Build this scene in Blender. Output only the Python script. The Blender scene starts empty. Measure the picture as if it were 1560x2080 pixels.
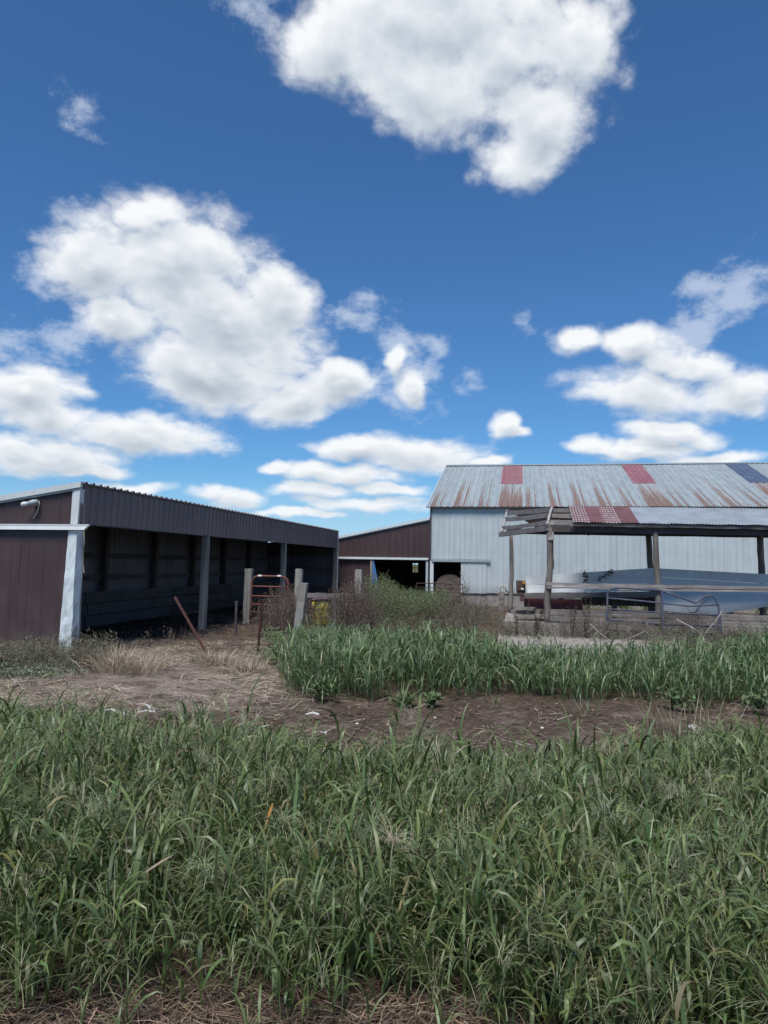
import bpy, bmesh, math, random
import numpy as np
from mathutils import Vector, Matrix, Euler

sc = bpy.context.scene
col = sc.collection
R = math.radians

# ---------------------------------------------------------------- camera
EYE = 1.7
cam_d = bpy.data.cameras.new('camera')
cam_d.sensor_fit = 'VERTICAL'
cam_d.sensor_height = 24.0
cam_d.lens = 24.0 * 1500 / 2080
cam_d.clip_start = 0.05
cam_d.clip_end = 3000
cam = bpy.data.objects.new('camera', cam_d)
col.objects.link(cam)
PITCH, ROLL = math.atan(104 / 1500), R(0.86)
cam.matrix_world = (Matrix.Translation((0, 0, EYE)) @ Matrix.Rotation(math.pi / 2 + PITCH, 4, 'X')
                    @ Matrix.Rotation(ROLL, 4, 'Z'))
sc.camera = cam

# ---------------------------------------------------------------- light
SUN_EL, SUN_AZ = 61.0, 200.0          # degrees; azimuth clockwise from the view direction
sun_d = bpy.data.lights.new('sun', 'SUN')
sun_d.energy = 3.1
sun_d.angle = R(24)
sun_d.color = (1.0, 0.965, 0.91)
sun = bpy.data.objects.new('sun', sun_d)
col.objects.link(sun)
sd = Vector((math.sin(R(SUN_AZ)) * math.cos(R(SUN_EL)), math.cos(R(SUN_AZ)) * math.cos(R(SUN_EL)), math.sin(R(SUN_EL))))
sun.rotation_euler = sd.to_track_quat('Z', 'Y').to_euler()

sc.view_settings.view_transform = 'Standard'
sc.view_settings.look = 'None'
sc.view_settings.exposure = 0.5
sc.view_settings.gamma = 1.0
sc.view_settings.use_curve_mapping = False

# ---------------------------------------------------------------- sky with clouds
CLOUDS = [(0.0594, 0.6616, 0.2243, 0.077, -0.07), (0.0466, 0.5949, 0.1565, 0.063, -0.24), (0.2106, 0.5567, 0.085, 0.0631, -0.1), (0.184, 0.5117, 0.0727, 0.0382, -0.08), (-0.1003, 0.6256, 0.0905, 0.0492, 0.04), (0.2569, 0.6207, 0.0774, 0.0582, -0.13), (0.1497, 0.6205, 0.1009, 0.0544, -0.08), (-0.3034, 0.3766, 0.1405, 0.0841, -0.1), (-0.2248, 0.319, 0.1568, 0.0757, -0.28), (-0.382, 0.3603, 0.0874, 0.062, 0.45), (-0.2419, 0.2495, 0.1433, 0.0573, -0.18), (-0.1233, 0.218, 0.0873, 0.0357, 0.27), (-0.0634, 0.2363, 0.0506, 0.0338, 0.02), (-0.3243, 0.4306, 0.0635, 0.0251, 0.13), (-0.1465, 0.343, 0.0718, 0.0511, -0.44), (-0.3612, 0.2932, 0.0737, 0.0358, 0.11), (-0.4603, 0.2043, 0.0727, 0.0355, -0.04), (-0.437, 0.177, 0.0683, 0.024, -0.02), (-0.3139, 0.1613, 0.1194, 0.029, -0.05), (-0.4348, 0.1261, 0.1098, 0.0278, -0.05), (-0.3832, 0.1112, 0.065, 0.0111, -0.09), (-0.3294, 0.0891, 0.0611, 0.0126, 0.04), (-0.1474, 0.1256, 0.0396, 0.0132, 0.03), (0.0458, 0.1483, 0.1064, 0.0265, 0.0), (-0.0416, 0.1549, 0.0739, 0.0159, 0.02), (-0.0611, 0.12, 0.1139, 0.0213, -0.05), (-0.0005, 0.1025, 0.0736, 0.0107, 0.01), (-0.0939, 0.0974, 0.0868, 0.0159, 0.02), (-0.0269, 0.0808, 0.1135, 0.016, 0.01), (-0.1196, 0.0636, 0.093, 0.0079, 0.02), (-0.2047, 0.083, 0.0649, 0.0196, -0.11), (-0.2241, 0.0902, 0.0256, 0.0143, 0.03), (0.0366, 0.238, 0.031, 0.0247, -0.25), (0.0138, 0.2745, 0.0149, 0.0231, -0.16), (0.1619, 0.1821, 0.0274, 0.0221, -0.02), (0.1783, 0.1721, 0.026, 0.0104, -0.02), (0.262, 0.2894, 0.0501, 0.0197, -0.07), (0.3303, 0.2818, 0.0601, 0.0253, -0.19), (0.3953, 0.2525, 0.0626, 0.0238, -0.2), (0.3538, 0.2192, 0.1146, 0.0368, -0.18), (0.451, 0.2121, 0.0741, 0.0414, -0.09), (0.371, 0.1691, 0.0741, 0.0197, -0.13), (0.274, 0.1572, 0.037, 0.014, -0.03), (0.3412, 0.1487, 0.0698, 0.0163, -0.04), (0.4165, 0.1364, 0.0708, 0.0122, -0.05), (0.1457, 0.1378, 0.0392, 0.0092, -0.01)]
WISPS = [(0.0311, 0.2477, 0.0471, 0.043, -0.33), (0.0102, 0.2859, 0.0244, 0.0385, -0.16), (0.0414, 0.2348, 0.0337, 0.026, 0.0), (0.1131, 0.2551, 0.024, 0.0206, -0.02), (-0.4357, 0.2718, 0.0704, 0.0288, 0.27), (-0.4575, 0.263, 0.0508, 0.0231, 0.13), (-0.4108, 0.5287, 0.0393, 0.023, -0.46), (0.4532, 0.333, 0.0564, 0.0352, 0.51), (0.4195, 0.3402, 0.034, 0.0171, -0.13), (-0.0449, 0.3289, 0.0306, 0.0219, 0.02), (0.1845, 0.3118, 0.0197, 0.0155, -0.04), (-0.2041, 0.652, 0.0389, 0.0201, -0.14), (0.0644, 0.2861, 0.027, 0.0159, -0.01), (-0.4842, 0.2535, 0.0608, 0.0229, 0.14), (0.39, 0.2885, 0.0459, 0.0237, -0.1), (-0.461, 0.3365, 0.0338, 0.0336, 0.16), (-0.4136, 0.411, 0.0356, 0.0273, 0.17)]

class NT:
    """small helper that adds and links shader nodes"""
    def __init__(self, tree):
        self.t = tree
    def n(self, kind, ins=None, **props):
        nd = self.t.nodes.new(kind)
        for k, v in props.items():
            setattr(nd, k, v)
        for k, v in (ins or {}).items():
            s = nd.inputs[k]
            if isinstance(v, bpy.types.NodeSocket):
                self.t.links.new(v, s)
            else:
                s.default_value = v
        return nd
    def math(self, op, a, b=None, c=None, clamp=False):
        ins = {0: a}
        if b is not None: ins[1] = b
        if c is not None: ins[2] = c
        return self.n('ShaderNodeMath', ins, operation=op, use_clamp=clamp).outputs[0]
    def vmath(self, op, a, b=None, c=None):
        ins = {0: a}
        if b is not None: ins[1] = b
        if c is not None: ins[2] = c
        nd = self.n('ShaderNodeVectorMath', ins, operation=op)
        return nd.outputs['Value'] if op in ('LENGTH', 'DOT_PRODUCT', 'DISTANCE') else nd.outputs['Vector']
    def noise(self, vec, scale, detail=4.0, rough=0.55, lac=2.0, dist=0.0, out='Fac'):
        return self.n('ShaderNodeTexNoise', {'Vector': vec, 'Scale': scale, 'Detail': detail, 'Roughness': rough, 'Lacunarity': lac, 'Distortion': dist}).outputs[out]
    def remap(self, v, a, b, lo=0.0, hi=1.0, smooth=True):
        return self.n('ShaderNodeMapRange', {0: v, 1: a, 2: b, 3: lo, 4: hi}, interpolation_type='SMOOTHSTEP' if smooth else 'LINEAR').outputs[0]
    def mix(self, f, a, b, blend='MIX'):
        nd = self.n('ShaderNodeMix', {0: f, 6: a, 7: b}, data_type='RGBA', blend_type=blend)
        return nd.outputs[2]
    def ramp(self, f, stops):
        nd = self.n('ShaderNodeValToRGB', {0: f})
        e = nd.color_ramp.elements
        while len(e) < len(stops): e.new(0.5)
        for el, (p, c) in zip(e, stops):
            el.position = p; el.color = (*c, 1) if len(c) == 3 else c
        return nd.outputs[0]

def field_group(name, blobs, amp, base_scale, billow, outside, detail):
    """density of a cloud layer in a given direction of the sky: puffs at the azimuths and elevations where clouds stand, broken up by noise"""
    g = bpy.data.node_groups.new(name, 'ShaderNodeTree')
    g.interface.new_socket('Direction', in_out='INPUT', socket_type='NodeSocketVector')
    g.interface.new_socket('Density', in_out='OUTPUT', socket_type='NodeSocketFloat')
    g.interface.new_socket('Core', in_out='OUTPUT', socket_type='NodeSocketFloat')
    t = NT(g)
    gi = t.n('NodeGroupInput'); go = t.n('NodeGroupOutput')
    d = t.vmath('NORMALIZE', gi.outputs[0])
    s = t.n('ShaderNodeSeparateXYZ', {0: d})
    az = t.math('ARCTAN2', s.outputs[0], s.outputs[1])
    el = t.math('ARCSINE', s.outputs[2])
    p = t.n('ShaderNodeCombineXYZ', {0: az, 1: el, 2: 0.0}).outputs[0]
    warp = t.noise(d, 13.0, 3.0, 0.5, out='Color')
    wv = t.vmath('MULTIPLY_ADD', warp, (0.06, 0.04, 0.0), (-0.03, -0.02, 0.0))
    p = t.vmath('ADD', p, wv)
    sp = t.n('ShaderNodeSeparateXYZ', {0: p}); px, py = sp.outputs[0], sp.outputs[1]
    acc = None
    for a, e, ra, re, th in blobs:
        q = p if acc is None else t.n('ShaderNodeCombineXYZ', {0: px, 1: py, 2: acc}).outputs[0]   # the chain keeps the node stack small
        if abs(th) < 0.12:
            m = t.vmath('MULTIPLY_ADD', q, (1 / ra, 1 / re, 0.0), (-a / ra, -e / re, 0.0))
        else:
            m = t.n('ShaderNodeMapping', {'Vector': q, 'Location': (a, e, 0), 'Rotation': (0, 0, th), 'Scale': (ra, re, 1e6)}, vector_type='TEXTURE').outputs[0]
        L = t.vmath('LENGTH', m)
        acc = L if acc is None else t.math('SMOOTH_MIN', acc, L, 0.12)
    core = t.math('SUBTRACT', 1.13, acc)
    core = t.math('MAXIMUM', core, -1.5)
    # flatten the texture towards the horizon, where clouds are seen edge-on
    st = t.n('ShaderNodeCombineXYZ', {0: az, 1: t.math('MULTIPLY', t.math('POWER', t.math('MAXIMUM', el, 0.001), 0.75), 1.6), 2: 0.37}).outputs[0]
    f1 = t.noise(st, base_scale, detail, 0.66)
    f2 = t.noise(st, base_scale * 0.28, 3.0, 0.5)
    b1 = t.math('ABSOLUTE', t.math('MULTIPLY_ADD', t.noise(st, base_scale * 1.5, 1.0, 0.5), 2.0, -1.0))
    b2 = t.math('ABSOLUTE', t.math('MULTIPLY_ADD', t.noise(st, base_scale * 3.4, 2.0, 0.5), 2.0, -1.0))
    bil = t.math('MULTIPLY_ADD', b2, 0.5, b1)
    if outside:
        # the same kind of scattered cumulus carries on round the rest of the sky
        far = t.math('MAXIMUM', t.remap(t.math('ABSOLUTE', az), 0.6, 0.85), t.remap(el, 0.74, 0.95))
        oth = t.math('MULTIPLY_ADD', t.math('SUBTRACT', t.noise(d, 3.4, 3.0, 0.5), 0.55), 6.0, 0.0)
        oth = t.math('ADD', oth, t.math('MULTIPLY', t.math('SUBTRACT', far, 1.0), 3.0))
        core = t.math('MAXIMUM', core, t.math('MINIMUM', oth, 0.8))
    dn = t.math('ADD', core, t.math('MULTIPLY', t.math('SUBTRACT', f1, 0.5), amp))
    dn = t.math('ADD', dn, t.math('MULTIPLY', t.math('SUBTRACT', f2, 0.5), amp * 0.5))
    dn = t.math('MULTIPLY_ADD', t.math('SUBTRACT', bil, 0.42), billow, dn)
    g.links.new(dn, go.inputs[0]); g.links.new(core, go.inputs[1])
    return g

world = bpy.data.worlds.new('World')
sc.world = world
world.use_nodes = True
world.cycles.sampling_method = 'MANUAL'
world.cycles.sample_map_resolution = 512
wt = world.node_tree
wt.nodes.clear()
w = NT(wt)
tc = w.n('ShaderNodeTexCoord').outputs['Generated']
sky = w.n('ShaderNodeTexSky', {'Vector': tc}, sky_type='NISHITA', sun_disc=False, sun_elevation=R(SUN_EL), sun_rotation=R(SUN_AZ),
          altitude=300.0, air_density=1.0, dust_density=0.35, ozone_density=3.0)
sepd = w.n('ShaderNodeSeparateXYZ', {0: tc})
skyc = w.mix(1.0, sky.outputs[0], (0.50, 0.865, 1.17, 1), 'MULTIPLY')
cg = field_group('cumulus', CLOUDS, 1.0, 11.0, 0.42, True, 7.0)
cg_soft = field_group('cumulus_soft', CLOUDS, 1.0, 11.0, 0.42, True, 2.0)
def call(vec, g):
    nd = w.n('ShaderNodeGroup', None); nd.node_tree = g
    wt.links.new(vec, nd.inputs[0]); return nd
c0 = call(tc, cg)
step = w.math('MULTIPLY_ADD', w.math('MAXIMUM', sepd.outputs[2], 0.0), 0.05, 0.008)
up = w.vmath('NORMALIZE', w.vmath('ADD', tc, w.n('ShaderNodeCombineXYZ', {0: w.math('MULTIPLY', step, -0.2), 1: 0.0, 2: step}).outputs[0]))
c1 = call(up, cg_soft)
D = c0.outputs[0]
alpha = w.remap(D, -0.04, 0.62)
rel = w.math('SUBTRACT', D, c1.outputs[0])                       # thins towards the sun: a lit top; thickens: a base
thick = w.remap(D, 0.3, 1.0)
br = w.math('MULTIPLY_ADD', rel, 0.54, 0.89)
br = w.math('MULTIPLY_ADD', thick, -0.33, br)
br = w.remap(br, 0.30, 0.98, 0.0, 1.0, False)
cloudc = w.ramp(br, [(0.0, (3.5, 4.2, 5.1)), (0.5, (6.2, 6.8, 7.5)), (1.0, (9.2, 9.45, 9.7))])
skyc = w.mix(w.remap(sepd.outputs[2], -0.02, 0.13, 0.75, 0.0), skyc, (4.9, 6.9, 9.3, 1))       # pale air low over the fields
hz = w.remap(sepd.outputs[2], 0.0, 0.16, 0.55, 0.0)
cloudc = w.mix(w.math('MULTIPLY', hz, 0.6), cloudc, (7.0, 8.0, 9.0, 1))
wg = field_group('thin_wisps', WISPS, 4.2, 16.0, 0.0, False, 5.0)
wn = w.n('ShaderNodeGroup', None); wn.node_tree = wg
wt.links.new(tc, wn.inputs[0])
walpha = w.math('MULTIPLY', w.remap(wn.outputs[0], 0.0, 1.3), 0.62)
c = w.mix(walpha, skyc, (6.5, 7.3, 8.6, 1))
c = w.mix(alpha, c, cloudc)
bg = w.n('ShaderNodeBackground', {'Color': c, 'Strength': 0.072})
wo = w.n('ShaderNodeOutputWorld', {'Surface': bg.outputs[0]})

sc.cycles.max_bounces = 5
sc.cycles.diffuse_bounces = 3
sc.cycles.glossy_bounces = 2
sc.cycles.transmission_bounces = 3
sc.cycles.transparent_max_bounces = 6

# ---------------------------------------------------------------- farm frame, helpers
# The farmyard is laid out on one right-angled grid, turned 10.5 degrees from the view direction: u to the right along the barn, v away, z up.
PHI = R(10.5)
CP, SP = math.cos(PHI), math.sin(PHI)
def W(u, v, z=0.0):
    return Vector((u * CP + v * SP, -u * SP + v * CP, z))
def F(x, y, z=0.0):
    return (x * CP - y * SP, x * SP + y * CP, z)
rng = np.random.default_rng(7)
rnd = random.Random(11)
ORG = {}

def tag(o, label=None, cat=None, group=None, kind=None):
    if label: o['label'] = label
    if cat: o['category'] = cat
    if group: o['group'] = group
    if kind: o['kind'] = kind
    return o

def thing(name, origin, label, cat, group=None):
    """an Empty at a thing's base, turned to the farm grid; its parts are its children"""
    o = bpy.data.objects.new(name, None)
    o.empty_display_size = 0.2
    col.objects.link(o)
    o.location = W(*origin)
    o.rotation_euler = (0, 0, -PHI)
    ORG[o.name] = Vector(origin)
    return tag(o, label, cat, group)

def link(name, me, m, origin, parent=None):
    """links mesh data as an object with its origin at a farm-grid point"""
    o = bpy.data.objects.new(name, me)
    col.objects.link(o)
    if m is not None and len(me.materials) == 0:
        me.materials.append(m)
    ORG[o.name] = Vector(origin)
    if parent is not None:
        o.parent = parent
        o.location = Vector(origin) - ORG[parent.name]
    else:
        o.location = W(*origin)
        o.rotation_euler = (0, 0, -PHI)
    return o

class MB:
    """collects boxes, bars, tubes and sheets in farm-grid coordinates and links them as one mesh"""
    def __init__(self):
        self.v, self.f = [], []
    def add(self, vs, fs):
        b = len(self.v)
        self.v += [tuple(p) for p in vs]
        self.f += [tuple(b + i for i in f) for f in fs]
    def box(self, c, s, rot=None, bev=0.0):
        hx, hy, hz = s[0] / 2, s[1] / 2, s[2] / 2
        P = [Vector((x, y, z)) for z in (-hz, hz) for x, y in ((-hx, -hy), (hx, -hy), (hx, hy), (-hx, hy))]
        if rot is not None: P = [rot @ p for p in P]
        P = [p + Vector(c) for p in P]
        self.add(P, [(3, 2, 1, 0), (4, 5, 6, 7), (0, 1, 5, 4), (1, 2, 6, 5), (2, 3, 7, 6), (3, 0, 4, 7)])
        return self
    def plank(self, a, b, h, t, up=(0, 0, 1), n=6, rag=0.006, seed=0, droop=0.0):
        """a sawn board from a to b with slightly wavy edges and ragged ends; h its height, t its thickness"""
        r = random.Random(seed * 77 + 5)
        a, b = Vector(a), Vector(b)
        d = (b - a).normalized()
        side = d.cross(Vector(up)).normalized()
        upv = side.cross(d).normalized()
        rings = []
        for i in range(n + 1):
            s = i / n
            c = a.lerp(b, s) - Vector((0, 0, droop * 4 * s * (1 - s)))
            hu, hd = h / 2 + r.uniform(-rag, rag), -h / 2 + r.uniform(-rag, rag)
            e = d * (r.uniform(-1, 1) * rag * 2 if i in (0, n) else 0)
            c = c + side * r.uniform(-rag, rag) * 0.6
            rings.append([c + side * t / 2 + upv * hd + e, c + side * t / 2 + upv * hu, c - side * t / 2 + upv * hu + e, c - side * t / 2 + upv * hd])
        vs = [p for q in rings for p in q]
        fs = []
        for i in range(n):
            for k in range(4):
                fs.append((4 * i + k, 4 * i + (k + 1) % 4, 4 * i + 4 + (k + 1) % 4, 4 * i + 4 + k))
        fs += [(3, 2, 1, 0), (4 * n, 4 * n + 1, 4 * n + 2, 4 * n + 3)]
        self.add(vs, fs)
        return self
    def tube(self, pts, rad, n=8, cap=True, jit=0.0, seed=1):
        r = random.Random(seed)
        pts = [Vector(p) for p in pts]
        rads = rad if isinstance(rad, (list, tuple)) else [rad] * len(pts)
        vs, fs = [], []
        ref = Vector((0.31, 0.95, 0.07))
        for i, p in enumerate(pts):
            d = (pts[min(i + 1, len(pts) - 1)] - pts[max(i - 1, 0)]).normalized()
            if abs(d.dot(ref)) > 0.97: ref = Vector((1, 0, 0))
            a = d.cross(ref).normalized(); b = d.cross(a)
            for k in range(n):
                an = 2 * math.pi * k / n
                q = rads[i] * (1 + r.uniform(-jit, jit))
                vs.append(p + (a * math.cos(an) + b * math.sin(an)) * q)
        for i in range(len(pts) - 1):
            for k in range(n):
                fs.append((i * n + k, i * n + (k + 1) % n, (i + 1) * n + (k + 1) % n, (i + 1) * n + k))
        if cap:
            fs.append(tuple(range(n - 1, -1, -1)))
            fs.append(tuple((len(pts) - 1) * n + k for k in range(n)))
        self.add(vs, fs)
        return self
    def sheet(self, rows):
        """a grid of points, rows of equal length"""
        n = len(rows[0])
        vs = [p for r_ in rows for p in r_]
        fs = [(i * n + k, i * n + k + 1, (i + 1) * n + k + 1, (i + 1) * n + k) for i in range(len(rows) - 1) for k in range(n - 1)]
        self.add(vs, fs)
        return self
    def mesh(self, name, origin=(0, 0, 0), smooth=False):
        me = bpy.data.meshes.new(name)
        o = Vector(origin)
        me.from_pydata([tuple(Vector(p) - o) for p in self.v], [], self.f)
        if smooth: me.polygons.foreach_set('use_smooth', [True] * len(me.polygons))
        me.update()
        return me
    def build(self, name, m, parent=None, origin=None, smooth=False):
        if origin is None:
            origin = ORG[parent.name]
        return link(name, self.mesh(name, origin, smooth), m, origin, parent)

def profile(w, pitch, rib, depth, minor=True):
    """cross-section of ribbed steel cladding"""
    pts = [(0.0, 0.0)]
    k = pitch / 2
    while k < w - rib:
        pts += [(k - rib * 0.9, 0), (k - rib * 0.45, -depth), (k + rib * 0.45, -depth), (k + rib * 0.9, 0)]
        if minor:
            c = k + pitch / 2
            if c < w - 0.03:
                pts += [(c - 0.016, 0), (c, -depth * 0.22), (c + 0.016, 0)]
        k += pitch
    pts.append((w, 0.0))
    return pts

def wave(w, pitch, depth, n=6):
    m = int(w / pitch * n)
    return [(w * i / m, depth * math.cos(2 * math.pi * i / n)) for i in range(m + 1)]

def panel_mesh(name, prof, zb, zt, segs=1, smooth=False, wob=0.0, seed=0):
    """upright cladding sheet in its own x-z plane facing -y; zb, zt: heights at both ends of its width"""
    r = random.Random(seed)
    w = prof[-1][0]
    vs, fs = [], []
    for s in range(segs + 1):
        for x, y in prof:
            b = zb[0] + (zb[1] - zb[0]) * x / w
            t = zt[0] + (zt[1] - zt[0]) * x / w
            vs.append((x, y + (wob * math.sin(x * 5 + s * 2.1 + seed) if 0 < s < segs else 0), b + (t - b) * s / segs))
    n = len(prof)
    for s in range(segs):
        for i in range(n - 1):
            fs.append((s * n + i, s * n + i + 1, (s + 1) * n + i + 1, (s + 1) * n + i))
    me = bpy.data.meshes.new(name)
    me.from_pydata(vs, [], fs)
    if smooth: me.polygons.foreach_set('use_smooth', [True] * len(fs))
    me.update()
    return me

# ---------------------------------------------------------------- materials
def material(name, rough=0.7, metal=0.0, spec=0.3):
    m = bpy.data.materials.new(name)
    m.use_nodes = True
    t = NT(m.node_tree)
    b = m.node_tree.nodes['Principled BSDF']
    b.inputs['Roughness'].default_value = rough
    b.inputs['Metallic'].default_value = metal
    b.inputs['Specular IOR Level'].default_value = spec
    return m, t, b
def put(t, b, sock, v):
    t.t.links.new(v, b.inputs[sock])
def bump(t, b, h, strength=0.3, dist=0.01):
    nd = t.n('ShaderNodeBump', {'Height': h, 'Strength': strength, 'Distance': dist})
    t.t.links.new(nd.outputs[0], b.inputs['Normal'])
def obj_vec(t, scale=(1, 1, 1), shift=True):
    """object coordinates, shifted by a random amount per object so that alike pieces differ"""
    v = t.n('ShaderNodeTexCoord').outputs['Object']
    if shift:
        r_ = t.n('ShaderNodeObjectInfo').outputs['Random']
        off = t.n('ShaderNodeCombineXYZ', {0: t.math('MULTIPLY', r_, 37.0), 1: t.math('MULTIPLY', r_, 11.0), 2: t.math('MULTIPLY', r_, 23.0)}).outputs[0]
        v = t.vmath('ADD', v, off)
    return t.vmath('MULTIPLY', v, scale)
def rand_shade(t, c, amt=0.12):
    r_ = t.n('ShaderNodeObjectInfo').outputs['Random']
    k = t.math('MULTIPLY_ADD', r_, 2 * amt, 1 - amt)
    kk = t.n('ShaderNodeCombineXYZ', {0: k, 1: k, 2: k}).outputs[0]
    return t.mix(1.0, c, kk, 'MULTIPLY')

def painted(name, c, dirt, amount=0.35, rough=0.5, scratch=None, streak=(9, 9, 0.5), var=0.06, screws=None, foot=0.0):
    """painted sheet steel with faint run-off streaks and dust"""
    m, t, b = material(name, rough, 0, 0.4)
    f = t.remap(t.noise(obj_vec(t, streak), 1.0, 5.0, 0.6), 0.42, 0.8)
    f2 = t.remap(t.noise(obj_vec(t, (1.4, 1.4, 1.4)), 1.0, 4.0, 0.6), 0.4, 0.75)
    k = t.math('MULTIPLY', t.math('ADD', t.math('MULTIPLY', f, 0.6), t.math('MULTIPLY', f2, 0.5)), amount, clamp=True)
    cc = t.mix(k, (*c, 1), (*dirt, 1))
    if screws:   # rows of screws along the girts, each with a small dirty halo
        s = t.n('ShaderNodeSeparateXYZ', {0: t.n('ShaderNodeTexCoord').outputs['Object']})
        a = t.math('ABSOLUTE', t.math('SINE', t.math('MULTIPLY', s.outputs[0], math.pi / screws[0])))
        e = t.math('ABSOLUTE', t.math('SINE', t.math('MULTIPLY', s.outputs[2], math.pi / screws[1])))
        k2 = t.math('MULTIPLY', t.remap(a, 0.45, 0.25), t.remap(e, 0.085, 0.045))
        # rain-splashed mud along the foot of the sheets
        mud = t.math('ADD', t.remap(s.outputs[2], foot, foot + 0.75, 0.55, -0.25, False), t.math('SUBTRACT', t.noise(obj_vec(t, (5, 5, 2.5)), 1.0, 5.0, 0.65), 0.5))
        cc = t.mix(t.remap(mud, 0.0, 0.75, 0, 0.55), cc, (0.20, 0.175, 0.15, 1))
        cc = t.mix(t.math('MULTIPLY', k2, 0.5), cc, (c[0] * 0.35, c[1] * 0.35, c[2] * 0.35, 1))
    put(t, b, 'Base Color', rand_shade(t, cc, var))
    put(t, b, 'Roughness', t.math('MULTIPLY_ADD', f2, 0.25, rough - 0.1))
    bump(t, b, t.noise(obj_vec(t, (3, 3, 1.2)), 1.0, 2.0), 0.25, 0.02)
    return m

def wood(name, c1, c2, grain=(30, 30, 1.6), rough=0.85, moss=None, var=0.18):
    m, t, b = material(name, rough, 0, 0.2)
    n1 = t.noise(obj_vec(t, grain), 1.0, 6.0, 0.65, dist=0.4)
    n2 = t.noise(obj_vec(t, (2.2, 2.2, 0.9)), 1.0, 3.0)
    cc = t.ramp(n1, [(0.25, c1), (0.5, [(a + d) / 2 for a, d in zip(c1, c2)]), (0.72, c2)])
    cc = t.mix(t.remap(n2, 0.4, 0.75, 0, 0.55), cc, (c1[0] * 0.8, c1[1] * 0.8, c1[2] * 0.8, 1))
    if moss:
        cc = t.mix(t.remap(t.noise(obj_vec(t, (6, 6, 3)), 1.0, 4.0), 0.55, 0.75, 0, 0.5), cc, (*moss, 1))
    put(t, b, 'Base Color', rand_shade(t, cc, var))
    bump(t, b, n1, 0.7, 0.006)
    return m

def rusty(name, paint, rust=(0.16, 0.06, 0.03), level=0.5, scale=14, rough=0.65):
    m, t, b = material(name, rough, 0, 0.3)
    n = t.noise(obj_vec(t, (scale, scale, scale * 0.6)), 1.0, 5.0, 0.65)
    f = t.remap(n, level - 0.07, level + 0.07)
    rc = t.mix(t.noise(obj_vec(t, (60, 60, 60)), 1.0, 3.0), (*rust, 1), (rust[0] * 0.45, rust[1] * 0.5, rust[2] * 0.6, 1))
    put(t, b, 'Base Color', rand_shade(t, t.mix(f, (*paint, 1), rc), 0.08))
    bump(t, b, n, 0.3, 0.004)
    return m

def roof_steel(name, c, rust_amt, length, heavy=False):
    """galvanised roof sheet; rust runs in streaks along the fall and is worst towards the eave and beside the lap rib"""
    m, t, b = material(name, 0.65, 0.0, 0.25)
    v = t.n('ShaderNodeTexCoord').outputs['Object']
    s = t.n('ShaderNodeSeparateXYZ', {0: v})
    r_ = t.n('ShaderNodeObjectInfo').outputs['Random']
    st = t.noise(obj_vec(t, (34, 0, 0.3)), 1.0, 5.0, 0.6)
    gr = t.noise(obj_vec(t, (18, 0, 7)), 1.0, 4.0, 0.65)
    low = t.remap(s.outputs[2], 0.0, length * 0.9, 1.0, 0.0, False)
    lap = t.remap(t.math('ABSOLUTE', t.math('SUBTRACT', s.outputs[0], 0.24)), 0.03, 0.17, 1.0, 0.0)
    lap2 = t.remap(t.math('ABSOLUTE', t.math('SUBTRACT', s.outputs[0], 0.53)), 0.012, 0.06, 1.0, 0.0)
    lap = t.math('MAXIMUM', lap, t.math('MULTIPLY', lap2, 1.15))
    k = t.math('MULTIPLY_ADD', low, 0.40, t.math('MULTIPLY', lap, 0.25 if not heavy else 0.12))
    k = t.math('ADD', k, t.math('MULTIPLY', t.math('SUBTRACT', st, 0.5), 1.0))
    k = t.math('ADD', k, t.math('MULTIPLY', t.math('SUBTRACT', gr, 0.5), 0.8))
    k = t.math('ADD', k, t.math('MULTIPLY', t.math('SUBTRACT', r_, 0.5), 0.12))
    f = t.remap(k, 0.45 - rust_amt, 0.62 - rust_amt)
    rc = t.mix(t.noise(obj_vec(t, (40, 0, 10)), 1.0, 4.0), (0.215, 0.105, 0.072, 1), (0.10, 0.058, 0.047, 1))
    sp = t.remap(t.noise(obj_vec(t, (3, 0, 1.0)), 1.0, 5.0, 0.6), 0.35, 0.7)
    base = t.mix(sp, (*c, 1), (c[0] * 0.82, c[1] * 0.82, c[2] * 0.84, 1))
    put(t, b, 'Base Color', rand_shade(t, t.mix(t.math('MULTIPLY', f, 0.85), base, rc), 0.05))
    put(t, b, 'Roughness', t.math('MULTIPLY_ADD', f, 0.3, 0.5))
    return m

M = {}
M['brown'] = painted('brown_painted_steel', (0.060, 0.037, 0.037), (0.10, 0.08, 0.077), 0.3, 0.5, screws=(0.15, 0.74))
M['brown_fascia'] = painted('weathered_brown_steel', (0.150, 0.114, 0.116), (0.22, 0.19, 0.195), 0.55, 0.45)
M['white_steel'] = painted('white_painted_steel', (0.47, 0.525, 0.54), (0.33, 0.36, 0.36), 0.75, 0.45, var=0.05, screws=(0.1143, 0.74), foot=0.5)
M['white_trim'] = painted('white_trim_steel', (0.58, 0.62, 0.62), (0.34, 0.34, 0.33), 0.4, 0.5)
M['grey_track'] = painted('grey_track_steel', (0.36, 0.42, 0.45), (0.24, 0.26, 0.27), 0.4, 0.5)
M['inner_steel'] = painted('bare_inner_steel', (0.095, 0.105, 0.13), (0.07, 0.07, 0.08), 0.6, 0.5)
M['dark_trim'] = painted('dark_trim_steel', (0.05, 0.05, 0.06), (0.09, 0.09, 0.09), 0.4)
M['roof'] = roof_steel('galvanised_roof_steel', (0.30, 0.345, 0.36), 0.075, 8.6)
M['roof_rust'] = roof_steel('rusted_roof_steel', (0.33, 0.36, 0.37), 0.34, 6.0, True)
M['red_patch'] = painted('faded_red_steel', (0.235, 0.08, 0.097), (0.30, 0.19, 0.19), 0.9, 0.5, streak=(22, 22, 0.5))
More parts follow.
